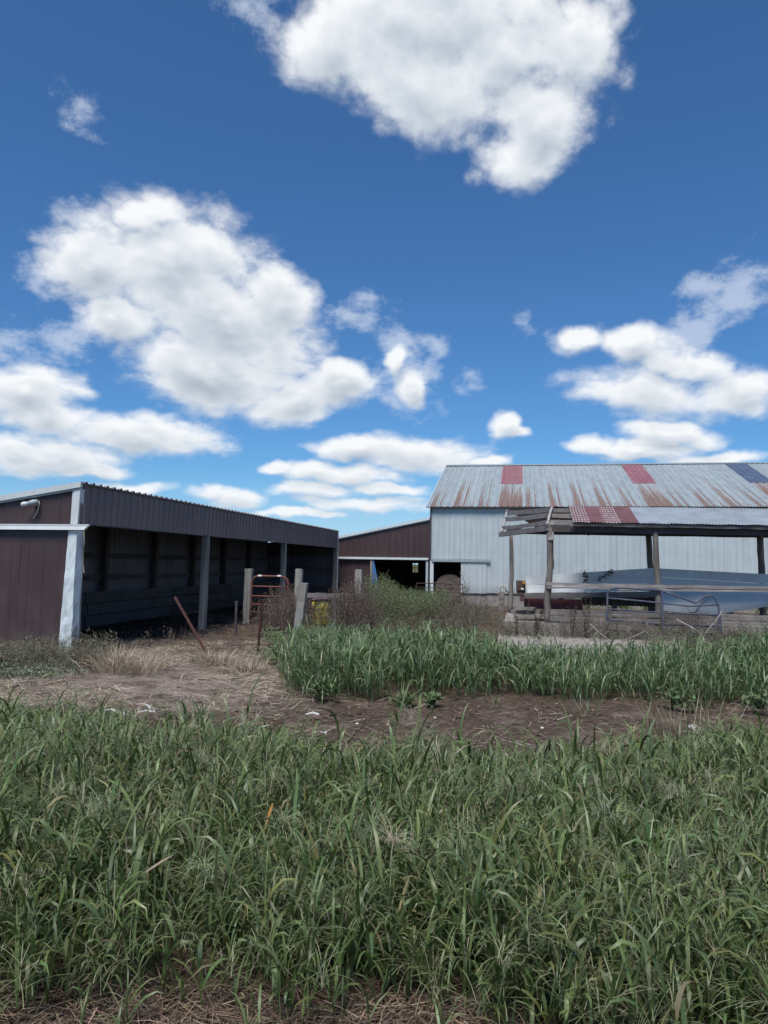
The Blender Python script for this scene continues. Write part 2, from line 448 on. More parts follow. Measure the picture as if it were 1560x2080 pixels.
M['blue_patch'] = painted('slate_blue_steel', (0.075, 0.10, 0.165), (0.14, 0.17, 0.22), 0.8, 0.5, streak=(22, 22, 0.5))
M['post_wood'] = wood('weathered_post_wood', (0.17, 0.16, 0.145), (0.34, 0.33, 0.31), moss=(0.20, 0.22, 0.17))
M['old_wood'] = wood('silver_grey_wood', (0.12, 0.105, 0.10), (0.36, 0.33, 0.31), grain=(1.6, 26, 26))
M['pole_wood'] = wood('old_pole_wood', (0.11, 0.095, 0.085), (0.30, 0.265, 0.24))
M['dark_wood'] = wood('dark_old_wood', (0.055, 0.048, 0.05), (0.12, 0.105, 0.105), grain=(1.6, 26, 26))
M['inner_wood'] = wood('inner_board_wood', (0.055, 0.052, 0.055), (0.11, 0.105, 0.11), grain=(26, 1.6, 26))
M['red_gate'] = rusty('rusty_red_paint', (0.20, 0.06, 0.05), (0.17, 0.09, 0.07), 0.5)
M['rust'] = rusty('rusty_steel', (0.15, 0.06, 0.048), (0.10, 0.055, 0.045), 0.5, 30)
M['dark_rust'] = rusty('dark_rusted_steel', (0.05, 0.04, 0.04), (0.10, 0.05, 0.035), 0.52)
M['blue_gate'] = rusty('worn_blue_paint', (0.055, 0.066, 0.115), (0.13, 0.125, 0.13), 0.53, 9)
M['white_band'] = painted('white_tape', (0.7, 0.7, 0.7), (0.5, 0.5, 0.5), 0.3)
M['maroon'] = painted('maroon_paint', (0.10, 0.025, 0.03), (0.06, 0.03, 0.03), 0.6, 0.6)
M['box_brown'] = rusty('brown_box_paint', (0.09, 0.055, 0.05), (0.10, 0.045, 0.03), 0.6, 9)
M['orange'] = painted('orange_plastic', (0.5, 0.2, 0.04), (0.4, 0.2, 0.08), 0.4)
M['label_white'] = painted('white_label', (0.75, 0.75, 0.73), (0.6, 0.6, 0.6), 0.2)
M['yellow'] = painted('faded_yellow_plastic', (0.76, 0.67, 0.08), (0.55, 0.48, 0.12), 0.3, 0.45)
M['tarp'] = painted('blue_tarpaulin', (0.05, 0.17, 0.45), (0.10, 0.2, 0.4), 0.4, 0.5)
M['white_plastic'] = painted('dirty_white_plastic', (0.50, 0.50, 0.50), (0.33, 0.31, 0.29), 0.5)
M['rope'] = painted('pale_rope', (0.34, 0.32, 0.25), (0.25, 0.23, 0.2), 0.4, 0.9)
M['bulb'] = painted('lamp_glass', (0.55, 0.62, 0.60), (0.4, 0.45, 0.45), 0.2, 0.2)

def galvanised(name, c):
    m, t, b = material(name, 0.65, 0.0, 0.25)
    n = t.noise(obj_vec(t, (1.2, 1.2, 3.0)), 1.0, 5.0, 0.6)
    n2 = t.noise(obj_vec(t, (14, 14, 1.0)), 1.0, 4.0, 0.6)
    f = t.math('ADD', t.math('MULTIPLY', n, 0.6), t.math('MULTIPLY', n2, 0.4))
    put(t, b, 'Base Color', t.ramp(f, [(0.3, [x * 0.7 for x in c]), (0.7, c)]))
    put(t, b, 'Roughness', t.math('MULTIPLY_ADD', n, 0.3, 0.5))
    bump(t, b, n, 0.2, 0.03)
    return m
M['galv'] = galvanised('weathered_galvanised', (0.74, 0.755, 0.745))

def concrete(name, c):
    m, t, b = material(name, 0.9, 0, 0.15)
    n = t.noise(obj_vec(t, (2.0, 2.0, 1.2), False), 1.0, 7.0, 0.62)
    st = t.noise(obj_vec(t, (9, 9, 0.8), False), 1.0, 4.0, 0.6)
    cc = t.ramp(t.math('MULTIPLY_ADD', st, 0.4, t.math('MULTIPLY', n, 0.6)), [(0.3, [x * 0.55 for x in c]), (0.5, c), (0.7, [x * 1.2 for x in c])])
    put(t, b, 'Base Color', cc)
    bump(t, b, t.noise(obj_vec(t, (22, 22, 22), False), 1.0, 5.0), 0.5, 0.008)
    return m
M['concrete'] = concrete('stained_concrete', (0.27, 0.245, 0.225))
M['slab'] = concrete('pale_concrete_slab', (0.29, 0.265, 0.24))
M['stone'] = concrete('pale_stone', (0.5, 0.48, 0.45))

def corrugated(name, c, c2, lo, hi, dots=False):
    m, t, b = material(name, 0.5, 0.1, 0.4)
    n = t.noise(obj_vec(t, (2, 2, 2)), 1.0, 5.0, 0.6)
    f = t.remap(n, lo, hi)
    cc = t.mix(f, (*c, 1), (*c2, 1))
    if dots:   # bare metal spots where the paint has flaked off in rows
        v = t.n('ShaderNodeTexCoord').outputs['Object']
        s = t.n('ShaderNodeSeparateXYZ', {0: v})
        a = t.math('SINE', t.math('MULTIPLY', s.outputs[0], 2 * math.pi / 0.068))
        e = t.math('SINE', t.math('MULTIPLY', s.outputs[2], 2 * math.pi / 0.23))
        k = t.math('ADD', t.math('MULTIPLY', a, 0.5), t.math('MULTIPLY', e, 0.5))
        k = t.math('ADD', k, t.math('MULTIPLY', t.math('SUBTRACT', t.noise(obj_vec(t, (7, 7, 7)), 1.0, 3.0), 0.5), 1.3))
        cc = t.mix(t.remap(k, 0.2, 0.45), cc, (0.37, 0.335, 0.325, 1))
    put(t, b, 'Base Color', rand_shade(t, cc, 0.05))
    return m
M['corr_red'] = corrugated('rust_red_corrugated', (0.19, 0.085, 0.085), (0.13, 0.06, 0.055), 0.4, 0.7)
M['corr_dots'] = corrugated('flaking_red_corrugated', (0.19, 0.085, 0.085), (0.15, 0.07, 0.065), 0.4, 0.7, True)
M['corr_galv'] = corrugated('galvanised_corrugated', (0.30, 0.335, 0.375), (0.23, 0.26, 0.285), 0.35, 0.7)

def leaf_material(name, trans=0.25, rough=0.45, spec=0.5):
    """colour comes from each blade's own 'col' attribute"""
    m, t, b = material(name, rough, 0, spec)
    a = t.n('ShaderNodeAttribute', attribute_name='col').outputs['Color']
    put(t, b, 'Base Color', a)
    tr = t.n('ShaderNodeBsdfTranslucent', {'Color': t.mix(1.0, a, (1.05, 1.15, 0.7, 1), 'MULTIPLY')})
    mx = t.n('ShaderNodeMixShader', {0: trans, 1: b.outputs[0], 2: tr.outputs[0]})
    out = [n for n in m.node_tree.nodes if n.type == 'OUTPUT_MATERIAL'][0]
    m.node_tree.links.new(mx.outputs[0], out.inputs[0])
    return m
M['grass'] = leaf_material('grass_blade')
M['weed'] = leaf_material('weed_leaf', 0.25, 0.7, 0.2)
M['dead'] = leaf_material('dead_plant', 0.12, 0.85, 0.1)

# ---------------------------------------------------------------- ground
def gz(x, y):
    """gentle unevenness of the yard"""
    f = np.clip((np.hypot(x, y) - 0.0) / 6, 0, 1) * np.clip((60 - np.hypot(x, y)) / 20, 0, 1)
    return f * (0.022 * np.sin(x * 1.7 + 0.4 * y) * np.cos(y * 1.3) + 0.015 * np.sin(3.1 * x - 2.3 * y + 1) + 0.012 * np.cos(0.7 * x + 1.1 * y)) - 0.012
xs = np.concatenate([[-900, -300, -120, -60, -30], np.arange(-16, 18.01, 0.2), [30, 60, 120, 300, 900]])
ys = np.concatenate([[-900, -200, -50, -10], np.arange(0, 36.01, 0.2), [50, 80, 150, 400, 1500]])
gx, gy = np.meshgrid(xs, ys)
gzv = gz(gx, gy)
nv = gx.size
me = bpy.data.meshes.new('ground')
idx = np.arange(nv).reshape(gx.shape)
quads = np.stack([idx[:-1, :-1], idx[:-1, 1:], idx[1:, 1:], idx[1:, :-1]], -1).reshape(-1, 4)
me.from_pydata(np.stack([gx.ravel(), gy.ravel(), gzv.ravel()], -1).tolist(), [], quads.tolist())
me.polygons.foreach_set('use_smooth', [True] * len(me.polygons))
m, t, b = material('soil', 0.95, 0, 0.1)
v = t.n('ShaderNodeTexCoord').outputs['Object']
s = t.n('ShaderNodeSeparateXYZ', {0: v})
big = t.noise(v, 0.9, 6.0, 0.6)
fine = t.noise(v, 14.0, 8.0, 0.7)
fib = t.noise(t.vmath('MULTIPLY', v, (26, 90, 26)), 1.0, 4.0, 0.65, dist=1.2)
soil = t.ramp(fine, [(0.3, (0.038, 0.026, 0.020)), (0.5, (0.095, 0.068, 0.052)), (0.72, (0.19, 0.142, 0.108))])
straw = t.ramp(fib, [(0.3, (0.12, 0.095, 0.08)), (0.6, (0.37, 0.30, 0.25))])
wob = t.math('MULTIPLY', t.math('SUBTRACT', big, 0.5), 2.4)
# trampled straw lies to the left of the yard, in front of the open shed, and along the mown edge nearest the grass
sx = t.math('ADD', s.outputs[0], wob); sy = t.math('ADD', s.outputs[1], wob)
a1 = t.math('MULTIPLY', t.remap(sx, -0.6, -2.0), t.math('MULTIPLY', t.remap(sy, 8.0, 9.2), t.remap(sy, 14.2, 12.8)))
a2 = t.remap(t.noise(v, 1.7, 5.0, 0.65), 0.5, 0.68, 0, 0.4)
strawf = t.math('MAXIMUM', t.math('MULTIPLY', a1, t.remap(t.noise(v, 2.6, 5.0, 0.6), 0.3, 0.6)), a2)
g = t.mix(strawf, soil, straw)
# trodden black muck on the floor of the open shed
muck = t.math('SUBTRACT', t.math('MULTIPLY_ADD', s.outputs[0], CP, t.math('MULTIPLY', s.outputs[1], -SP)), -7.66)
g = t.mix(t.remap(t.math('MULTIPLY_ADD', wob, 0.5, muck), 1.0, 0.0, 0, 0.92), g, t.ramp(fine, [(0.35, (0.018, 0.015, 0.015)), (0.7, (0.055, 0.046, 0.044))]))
# rough pasture beyond the yard
far = t.remap(t.vmath('LENGTH', v), 34.0, 50.0)
pas = t.ramp(t.noise(v, 0.35, 6.0, 0.6), [(0.35, (0.05, 0.07, 0.03)), (0.7, (0.11, 0.11, 0.055))])
put(t, b, 'Base Color', t.mix(far, g, pas))
bump(t, b, t.math('ADD', t.math('MULTIPLY', fine, 0.7), t.math('MULTIPLY', fib, 0.3)), 0.9, 0.06)
me.materials.append(m)
ground = bpy.data.objects.new('ground', me)
col.objects.link(ground)
tag(ground, kind='structure')

sl = MB()
sl.box((1.45, 16.0, -0.03), (3.9, 4.2, 0.15))
o = sl.build('concrete_slab', M['slab'], None, (1.45, 16.0, 0))
tag(o, kind='structure')

# ---------------------------------------------------------------- long brown cattle shed on the left
SU, SV, SE = -7.66, 11.83, 30.60
shed = thing('cattle_shed', (SU, SV, 0), 'long dark brown steel cattle shed with open front on wooden posts', 'shed')
BACK = SU - 3.1
def roofz(u): return 3.03 + 0.155 * (u - SU)
def place(me, name, m, parent, pos, rz=0.0):
    o = link(name, me, m, pos, parent)
    if rz: o.rotation_euler = (0, 0, rz)
    return o
# gable end: upper cladding
gw = (SU - 0.12 - BACK) / 4
for k in range(4):
    u = BACK + gw * k
    place(panel_mesh('wall_panel', profile(gw, 0.3, 0.03, 0.011), (2.22, 2.22), (roofz(u) - 0.03, roofz(u + gw) - 0.03)), 'wall_panel', M['brown'], shed, (u, SV + 0.02, 0))
# sliding door under the track
door = MB().box(((BACK + SU - 0.3) / 2 + 0.02, SV + 0.0, 2.16), (2.72, 0.03, 0.05)).build('sliding_door', M['brown'], shed)
dw = 2.80 / 3
for k in range(3):
    u = BACK + 0.12 + dw * k
    place(panel_mesh('door_panel', profile(dw, 0.3, 0.03, 0.010), (0.03, 0.03), (2.19, 2.19), 4, wob=0.006, seed=k), 'door_panel', M['brown'], door, (u, SV - 0.03, 0))
# white rake trim: wide board and the narrow lip below it
def slope_box(u0, u1, v, dz, h, tk):
    mb = MB()
    vs = []
    for u in (u0, u1):
        z = roofz(u) + dz
        vs += [(u, v, z - h / 2), (u, v + tk, z - h / 2), (u, v + tk, z + h / 2), (u, v, z + h / 2)]
    mb.add(vs, [(0, 1, 2, 3), (7, 6, 5, 4), (0, 4, 5, 1), (1, 5, 6, 2), (2, 6, 7, 3), (3, 7, 4, 0)])
    return mb
slope_box(BACK - 0.2, SU + 0.03, SV - 0.06, -0.025, 0.10, 0.07).build('rake_trim', M['white_trim'], shed)
slope_box(BACK - 0.2, SU + 0.025, SV - 0.035, -0.095, 0.028, 0.045).build('rake_lip', M['white_steel'], shed)
# door track
tr = MB()
tr.box(((BACK - 0.1 + SU + 0.25) / 2, SV - 0.085, 2.285), (3.45, 0.05, 0.03))
tr.add([(BACK - 0.1, SV - 0.13, 2.20), (SU + 0.17, SV - 0.13, 2.20), (SU + 0.23, SV - 0.11, 2.265), (BACK - 0.1, SV - 0.11, 2.265),
        (BACK - 0.1, SV - 0.065, 2.20), (SU + 0.17, SV - 0.065, 2.20), (SU + 0.23, SV - 0.065, 2.265), (BACK - 0.1, SV - 0.065, 2.265)],
       [(0, 1, 2, 3), (5, 4, 7, 6), (0, 4, 5, 1), (1, 5, 6, 2), (2, 6, 7, 3), (3, 7, 4, 0)])
tr.build('door_track', M['white_trim'], shed)
# corner: wooden post under dented white corner trim, wider and kicked out at the foot
MB().plank((SU - 0.09, SV + 0.12, 0), (SU - 0.09, SV + 0.12, 2.9), 0.15, 0.15, up=(1, 0, 0), seed=3).build('post', M['post_wood'], shed)
def corner_trim(z0, z1, left, n, dent, seed, fwd=0.0):
    r = random.Random(seed)
    rows = []
    for i in range(n + 1):
        s = i / n
        z = z0 + (z1 - z0) * s
        l = left[0] + (left[1] - left[0]) * s
        j = lambda: r.uniform(-dent, dent) * (1 - s * 0.85)
        rows.append([(l, SV + 0.02, z), (l, SV - 0.015 - fwd + j(), z), (l + (SU - l) * 0.35, SV - 0.03 - fwd + j(), z), (l + (SU - l) * 0.68, SV - 0.03 - fwd + j(), z),
                     (SU + 0.012 + j() * 0.6 - (1 - s) * 0.03, SV - 0.03 - fwd + j(), z), (SU + 0.012 + j() - (1 - s) * 0.03, SV + 0.06, z), (SU + 0.012 + j() - (1 - s) * 0.02, SV + 0.13, z)])
    return MB().sheet(rows)
m, t, b = material('dented_white_trim', 0.45, 0, 0.4)
n_ = t.noise(obj_vec(t, (5, 5, 3)), 1.0, 6.0, 0.65)
zz = t.n('ShaderNodeSeparateXYZ', {0: t.n('ShaderNodeTexCoord').outputs['Object']}).outputs[2]
sc_ = t.math('MULTIPLY', t.remap(n_, 0.5, 0.62), t.remap(zz, 0.9, 0.2, 0, 0.85))
cc = t.mix(t.remap(n_, 0.35, 0.7), (0.66, 0.71, 0.72, 1), (0.47, 0.52, 0.54, 1))
put(t, b, 'Base Color', t.mix(sc_, cc, (0.13, 0.12, 0.115, 1)))
bump(t, b, n_, 0.5, 0.03)
corner_trim(0.0, 2.19, (SU - 0.27, SU - 0.165), 16, 0.016, 4, 0.045).build('corner_trim', m, shed)
corner_trim(2.30, 2.93, (SU - 0.165, SU - 0.15), 3, 0.003, 6).build('corner_trim', M['white_trim'], shed)
rp = [(SU + 0.03, SV + 0.10, 2.2), (SU + 0.045, SV + 0.1, 2.02), (SU + 0.02, SV + 0.12, 1.85), (SU + 0.03, SV + 0.11, 1.62), (SU + 0.065, SV + 0.1, 1.45)]
MB().tube(rp, 0.012, 6).tube([(SU + 0.03, SV + 0.1, 2.12), (SU + 0.06, SV + 0.09, 1.98), (SU + 0.035, SV + 0.1, 1.9)], 0.01, 6).build('rope', M['rope'], shed)
# front fascia cladding along the open side
NF = 20
fw_ = (SE - SV) / NF
me_f = panel_mesh('fascia_panel', profile(fw_, fw_ / 4, 0.035, 0.022), (0, 0), (0.70, 0.70))
for k in range(NF):
    o = place(me_f, 'fascia_panel', M['brown_fascia'], shed, (SU + 0.002 * (k % 3), SV + 0.01 + fw_ * k, 2.32 + 0.004 * math.sin(k * 1.9)), math.pi / 2)
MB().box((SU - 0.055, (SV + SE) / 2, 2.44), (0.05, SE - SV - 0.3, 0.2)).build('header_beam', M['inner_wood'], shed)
MB().box((SU + 0.015, (SV + SE) / 2, 2.312), (0.03, SE - SV - 0.1, 0.012)).build('drip_edge', M['dark_trim'], shed)
# roof sheets, falling to the back; their ribs show along the front edge
def roof_sheet_mesh(name, wd, pitch, run, drop, rib=0.045, depth=0.035):
    pr = profile(wd, pitch, rib, depth, False)
    vs = []
    for s in (0, 1):
        vs += [(-run * s, x, -y - drop * s) for x, y in pr]
    n = len(pr)
    me = bpy.data.meshes.new(name)
    me.from_pydata(vs, [], [(i, i + 1, n + i + 1, n + i) for i in range(n - 1)])
    return me
me_r = roof_sheet_mesh('roof_panel', fw_, fw_ / 4, 3.35, 3.35 * 0.155)
for k in range(NF):
    place(me_r, 'roof_panel', M['brown_fascia'], shed, (SU + 0.05, SV - 0.02 + fw_ * k, 3.035))
MB().box((SU + 0.02, (SV + SE) / 2, 3.02), (0.045, SE - SV, 0.02)).build('eave_trim', M['dark_trim'], shed)
# posts of the open front
for i, v_ in enumerate((17.30, 23.50, 30.40)):
    MB().plank((SU - 0.07, v_, -0.1), (SU - 0.05, v_, 2.36), 0.16, 0.15, up=(0, 1, 0), seed=20 + i, n=8).build('post', M['post_wood'], shed)
MB().box((SU + 0.005, SE + 0.005, 1.5), (0.05, 0.06, 3.0)).build('corner_trim', M['white_trim'], shed)
# back wall: cladding, posts, girts, kick boards
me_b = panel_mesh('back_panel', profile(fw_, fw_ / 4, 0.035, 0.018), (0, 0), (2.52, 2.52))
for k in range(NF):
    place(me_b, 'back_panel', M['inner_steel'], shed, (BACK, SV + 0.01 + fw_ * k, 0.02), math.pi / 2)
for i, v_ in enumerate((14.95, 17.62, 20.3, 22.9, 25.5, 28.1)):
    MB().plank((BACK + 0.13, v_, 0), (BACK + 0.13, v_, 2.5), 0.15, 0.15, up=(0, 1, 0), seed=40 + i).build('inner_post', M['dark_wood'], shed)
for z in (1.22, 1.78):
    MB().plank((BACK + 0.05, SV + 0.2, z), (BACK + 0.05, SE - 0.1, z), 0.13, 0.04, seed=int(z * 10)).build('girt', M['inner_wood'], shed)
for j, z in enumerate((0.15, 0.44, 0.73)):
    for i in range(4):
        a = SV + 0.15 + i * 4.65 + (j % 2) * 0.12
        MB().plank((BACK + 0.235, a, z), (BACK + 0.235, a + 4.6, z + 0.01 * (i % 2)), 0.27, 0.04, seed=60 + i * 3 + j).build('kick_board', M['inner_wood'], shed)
# far end wall
ew = 3.1 / 3
for k in range(3):
    u = BACK + ew * k
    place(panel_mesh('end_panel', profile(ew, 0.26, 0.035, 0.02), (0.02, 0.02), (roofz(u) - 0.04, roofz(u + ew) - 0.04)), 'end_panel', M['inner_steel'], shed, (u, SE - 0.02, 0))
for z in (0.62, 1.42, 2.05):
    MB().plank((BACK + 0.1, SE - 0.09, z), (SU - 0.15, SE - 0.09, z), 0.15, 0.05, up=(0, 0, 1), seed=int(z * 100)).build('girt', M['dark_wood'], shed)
# lamp on the gable
M['pale_board'] = wood('pale_grey_board', (0.20, 0.195, 0.19), (0.34, 0.33, 0.325), grain=(12, 12, 12))
lamp = MB().tube([(SU - 0.86, SV, 2.68), (SU - 0.86, SV - 0.06, 2.68)], [0.06, 0.055], 10).tube([(SU - 0.80, SV - 0.06, 2.70), (SU - 0.86, SV - 0.10, 2.685), (SU - 0.93, SV - 0.14, 2.66)], [0.045, 0.05, 0.04], 10).build('lamp', M['grey_track'], shed, smooth=True)
bl = MB()
bl.tube([(SU - 0.92, SV - 0.14, 2.665), (SU - 0.96, SV - 0.155, 2.655), (SU - 1.0, SV - 0.165, 2.645), (SU - 1.03, SV - 0.17, 2.64), (SU - 1.045, SV - 0.172, 2.637)], [0.028, 0.04, 0.048, 0.036, 0.012], 10)
bl.build('bulb', M['bulb'], lamp, smooth=True)
MB().tube([(SU - 0.80, SV - 0.02, 2.72), (SU - 0.765, SV - 0.05, 2.66), (SU - 0.80, SV - 0.05, 2.52), (SU - 0.88, SV - 0.04, 2.40)], 0.008, 5).build('cord', M['rope'], lamp)

# ---------------------------------------------------------------- brown lean-to between the shed and the barn
BU, BV = -3.79, 31.40
lean = thing('lean_to', (BU, BV, 0), 'brown steel lean-to with wide dark doorway against the white barn', 'lean-to')
LU = -8.62
def lz(u): return 3.64 + 0.2104 * (u - BU)
lw = (BU - 0.02 - LU) / 6
for k in range(6):
    u = LU + lw * k
    place(panel_mesh('wall_panel', profile(lw, lw / 3, 0.03, 0.018), (1.86, 1.86), (lz(u) - 0.03, lz(u + lw) - 0.03)), 'wall_panel', M['brown'], lean, (u, BV, 0))
for k in range(3):
    u = LU + (-6.30 - LU) / 3 * k
    place(panel_mesh('lower_panel', profile((-6.30 - LU) / 3, 0.25, 0.03, 0.018), (0.05, 0.05), (1.9, 1.9)), 'lower_panel', M['brown'], lean, (u, BV + 0.05, 0))
def lslope(u0, u1, v, dz, h, tk, name, m):
    vs = []
    for u in (u0, u1):
        z = lz(u) + dz
        vs += [(u, v, z - h / 2), (u, v + tk, z - h / 2), (u, v + tk, z + h / 2), (u, v, z + h / 2)]
    mb = MB(); mb.add(vs, [(0, 1, 2, 3), (7, 6, 5, 4), (0, 4, 5, 1), (1, 5, 6, 2), (2, 6, 7, 3), (3, 7, 4, 0)])
    return mb.build(name, m, lean)
lslope(LU, BU - 0.03, BV - 0.09, 0.0, 0.10, 0.07, 'rake_trim', M['white_trim'])
lslope(LU, BU - 0.03, BV - 0.06, -0.075, 0.03, 0.05, 'rake_lip', M['white_steel'])
MB().box(((-7.85 + BU - 0.06) / 2, BV - 0.06, 1.91), (3.98, 0.06, 0.09)).box(((-7.85 + BU - 0.06) / 2, BV - 0.1, 1.88), (3.98, 0.03, 0.04)).build('door_track', M['white_trim'], lean)
MB().box((BU - 0.12, BV - 0.02, 0.93), (0.10, 0.10, 1.80)).build('door_jamb', M['grey_track'], lean)
MB().plank((-6.33, BV - 0.03, 0), (-6.33, BV - 0.03, 1.85), 0.1, 0.08, up=(1, 0, 0), seed=8).build('door_post', M['post_wood'], lean)
LB = 41.0
roof = MB()
roof.add([(LU - 0.1, BV - 0.05, lz(LU - 0.1) + 0.04), (BU, BV - 0.05, lz(BU) + 0.04), (BU, LB, lz(BU) + 0.04), (LU - 0.1, LB, lz(LU - 0.1) + 0.04)], [(0, 1, 2, 3)])
roof.build('roof', M['brown_fascia'], lean)
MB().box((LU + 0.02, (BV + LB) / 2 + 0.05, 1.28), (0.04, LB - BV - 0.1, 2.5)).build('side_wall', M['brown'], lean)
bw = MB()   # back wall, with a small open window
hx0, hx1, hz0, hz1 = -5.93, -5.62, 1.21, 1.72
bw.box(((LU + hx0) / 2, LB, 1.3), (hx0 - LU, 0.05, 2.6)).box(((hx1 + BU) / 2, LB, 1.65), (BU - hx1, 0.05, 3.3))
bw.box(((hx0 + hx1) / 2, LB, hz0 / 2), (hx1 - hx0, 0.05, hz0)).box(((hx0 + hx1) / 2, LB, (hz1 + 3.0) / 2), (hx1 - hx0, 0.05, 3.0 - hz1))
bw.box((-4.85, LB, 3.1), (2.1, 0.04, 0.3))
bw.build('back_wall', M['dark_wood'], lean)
MB().box(((hx0 + hx1) / 2, LB - 0.04, (hz0 + hz1) / 2), (hx1 - hx0 + 0.02, 0.025, 0.03)).box((hx0 + 0.13, LB - 0.07, (hz0 + hz1) / 2), (0.025, 0.02, hz1 - hz0)).build('window_bar', M['dark_wood'], lean)

tarp = MB()
rows = []
for i in range(9):
    s = i / 8
    z = 1.80 - 1.15 * s
    wd = 0.05 + 0.26 * s
    rows.append([(-6.25 + wd * k / 5 - 0.03 * s, BV - 0.12 + 0.035 * math.sin(k * 2.3 + s * 3) - 0.05 * s, z + 0.02 * math.sin(k * 1.7)) for k in range(6)])
o = tarp.sheet(rows).build('tarp', M['tarp'], None, (-6.2, BV - 0.1, 0.6), smooth=True)
tag(o, 'narrow blue tarpaulin hanging in the brown lean-to doorway', 'tarp')

# ---------------------------------------------------------------- white barn
barn = thing('white_barn', (BU, BV, 0), 'white steel barn with rust-streaked metal roof and coloured roof patches', 'barn')
BE = 16.32
NW = 22
ww = (BE - BU) / NW
EAVE = 4.16
me_w = panel_mesh('wall_panel', profile(ww, ww / 4, 0.03, 0.02), (0.50, 0.50), (EAVE, EAVE))
me_s = panel_mesh('wall_panel', profile(ww, ww / 4, 0.03, 0.02), (1.80, 1.80), (EAVE, EAVE))
for k in range(NW):
    place(me_s if k < 2 else me_w, 'wall_panel', M['white_steel'], barn, (BU + ww * k, BV - 0.007 * (k % 2), 0))
MB().box((BU + 0.08, BV - 0.03, 0.93), (0.15, 0.06, 1.80)).build('door_jamb', M['white_trim'], barn)
MB().box((BU + 0.015, BV - 0.03, 3.0), (0.06, 0.05, 2.35)).build('corner_trim', M['dark_trim'], barn)
tk = MB().box(((-3.72 - 1.24) / 2, BV - 0.06, 1.87), (2.48, 0.07, 0.05)).box(((-3.72 - 1.24) / 2, BV - 0.09, 1.815), (2.48, 0.03, 0.035)).box(((-3.72 - 1.24) / 2, BV - 0.045, 1.925), (2.48, 0.04, 0.03))
tk.build('door_track', M['grey_track'], barn)
sd_ = MB().box((-1.92, BV - 0.035, 1.79), (1.02, 0.025, 0.03)).build('sliding_door', M['white_trim'], barn)
dw2 = 0.52
for k in range(2):
    place(panel_mesh('door_panel', profile(dw2, ww / 4, 0.03, 0.018), (0.5, 0.49), (1.80, 1.80)), 'door_panel', M['white_steel'], sd_, (-2.44 + dw2 * k, BV - 0.05, 0))
MB().box((-2.45, BV - 0.045, 1.15), (0.03, 0.03, 1.3)).build('door_edge', M['white_trim'], sd_)
fd = MB()
nfd = 40
rows = [[(-2.46 + (BE + 2.46) * i / nfd, BV + 0.02 - 0.01 * (j == 0) + 0.012 * math.sin(i * 2.1 + j), z + (0.015 * math.sin(i * 1.3) if j == 3 else 0)) for i in range(nfd + 1)] for j, z in enumerate((-0.1, 0.12, 0.35, 0.53))]
rows.append([(p[0], p[1] + 0.25, p[2]) for p in rows[-1]])
fd.sheet(rows).build('foundation', M['concrete'], barn)
MB().box(((-2.4 + BE) / 2, BV - 0.012, 0.508), (BE + 2.4, 0.03, 0.02)).build('drip_edge', M['dark_trim'], barn)
# roof: sheets along the fall
RISE = 2.82 / 8.2
ANG = math.atan(RISE)
RL = 8.2 / math.cos(ANG)
rx = math.pi / 2 - ANG
me_full = panel_mesh('roof_panel', profile(1.0, 0.25, 0.04, 0.025), (0, 0), (RL, RL))
me_low = panel_mesh('roof_panel', profile(1.0, 0.25, 0.04, 0.025), (0, 0), (RL * 0.50, RL * 0.50))
me_up = panel_mesh('roof_patch', profile(1.02, 0.25, 0.035, 0.022), (0, 0), (RL * 0.51, RL * 0.51))
for k in range(20):
    u = BU - 0.12 + k * 1.0
    patch = {3: 'red_patch', 9: 'red_patch', 14: 'blue_patch'}.get(k)
    o = place(me_low.copy() if patch else me_full, 'roof_panel', M['roof_rust'] if patch else M['roof'], barn, (u, BV - 0.2, 4.13 + 0.003 * (k % 2)))
    o.rotation_euler = (-rx, 0, 0)
    if patch:
        o['label'] = 'heavily rusted lower roof panel below a coloured patch'
        s0 = RL * 0.49
        o = place(me_up.copy(), 'roof_patch', M[patch], barn, (u - 0.01, BV - 0.2 + s0 * math.cos(ANG), 4.13 + s0 * math.sin(ANG) + 0.02))
        o.rotation_euler = (-rx, 0, 0)
        o['label'] = 'dark slate blue roof patch' if k == 14 else ('faded red roof patch near the barn gable' if k == 3 else 'faded red roof patch in the middle of the roof')
RV, RZ = BV - 0.2 + 8.2, 4.13 + 2.82
MB().plank((BU - 0.14, RV, RZ + 0.035), (BE - 0.1, RV, RZ + 0.02), 0.06, 0.3, n=14, rag=0.008, seed=2).build('ridge_cap', M['grey_track'], barn)
rk = MB()
rk.add([(BU - 0.17, BV - 0.22, 4.06), (BU - 0.10, BV - 0.22, 4.06), (BU - 0.10, BV - 0.22, 4.17), (BU - 0.17, BV - 0.22, 4.17),
        (BU - 0.17, RV, RZ - 0.05), (BU - 0.10, RV, RZ - 0.05), (BU - 0.10, RV, RZ + 0.05), (BU - 0.17, RV, RZ + 0.05)],
       [(0, 1, 2, 3), (7, 6, 5, 4), (0, 4, 5, 1), (1, 5, 6, 2), (2, 6, 7, 3), (3, 7, 4, 0)])
rk.build('rake_trim', M['grey_track'], barn)
MB().box(((BU + BE) / 2 - 0.1, BV - 0.17, 4.105), (BE - BU, 0.04, 0.035)).build('eave_trim', M['dark_trim'], barn)
bk = MB()
bk.add([(BU - 0.12, RV, RZ), (BE - 0.1, RV, RZ), (BE - 0.1, RV + 8.2, 4.13), (BU - 0.12, RV + 8.2, 4.13)], [(0, 1, 2, 3)])
bk.build('back_roof', M['roof'], barn)
for u in (BU + 0.01, BE - 0.01):
    gb = MB()
    gb.add([(u, BV + 0.03, 0), (u, RV + 8.0, 0), (u, RV + 8.0, 4.1), (u, RV, RZ - 0.06), (u, BV + 0.03, 4.1)], [(0, 1, 2, 3, 4)])
    gb.build('gable_wall', M['white_steel'], barn)
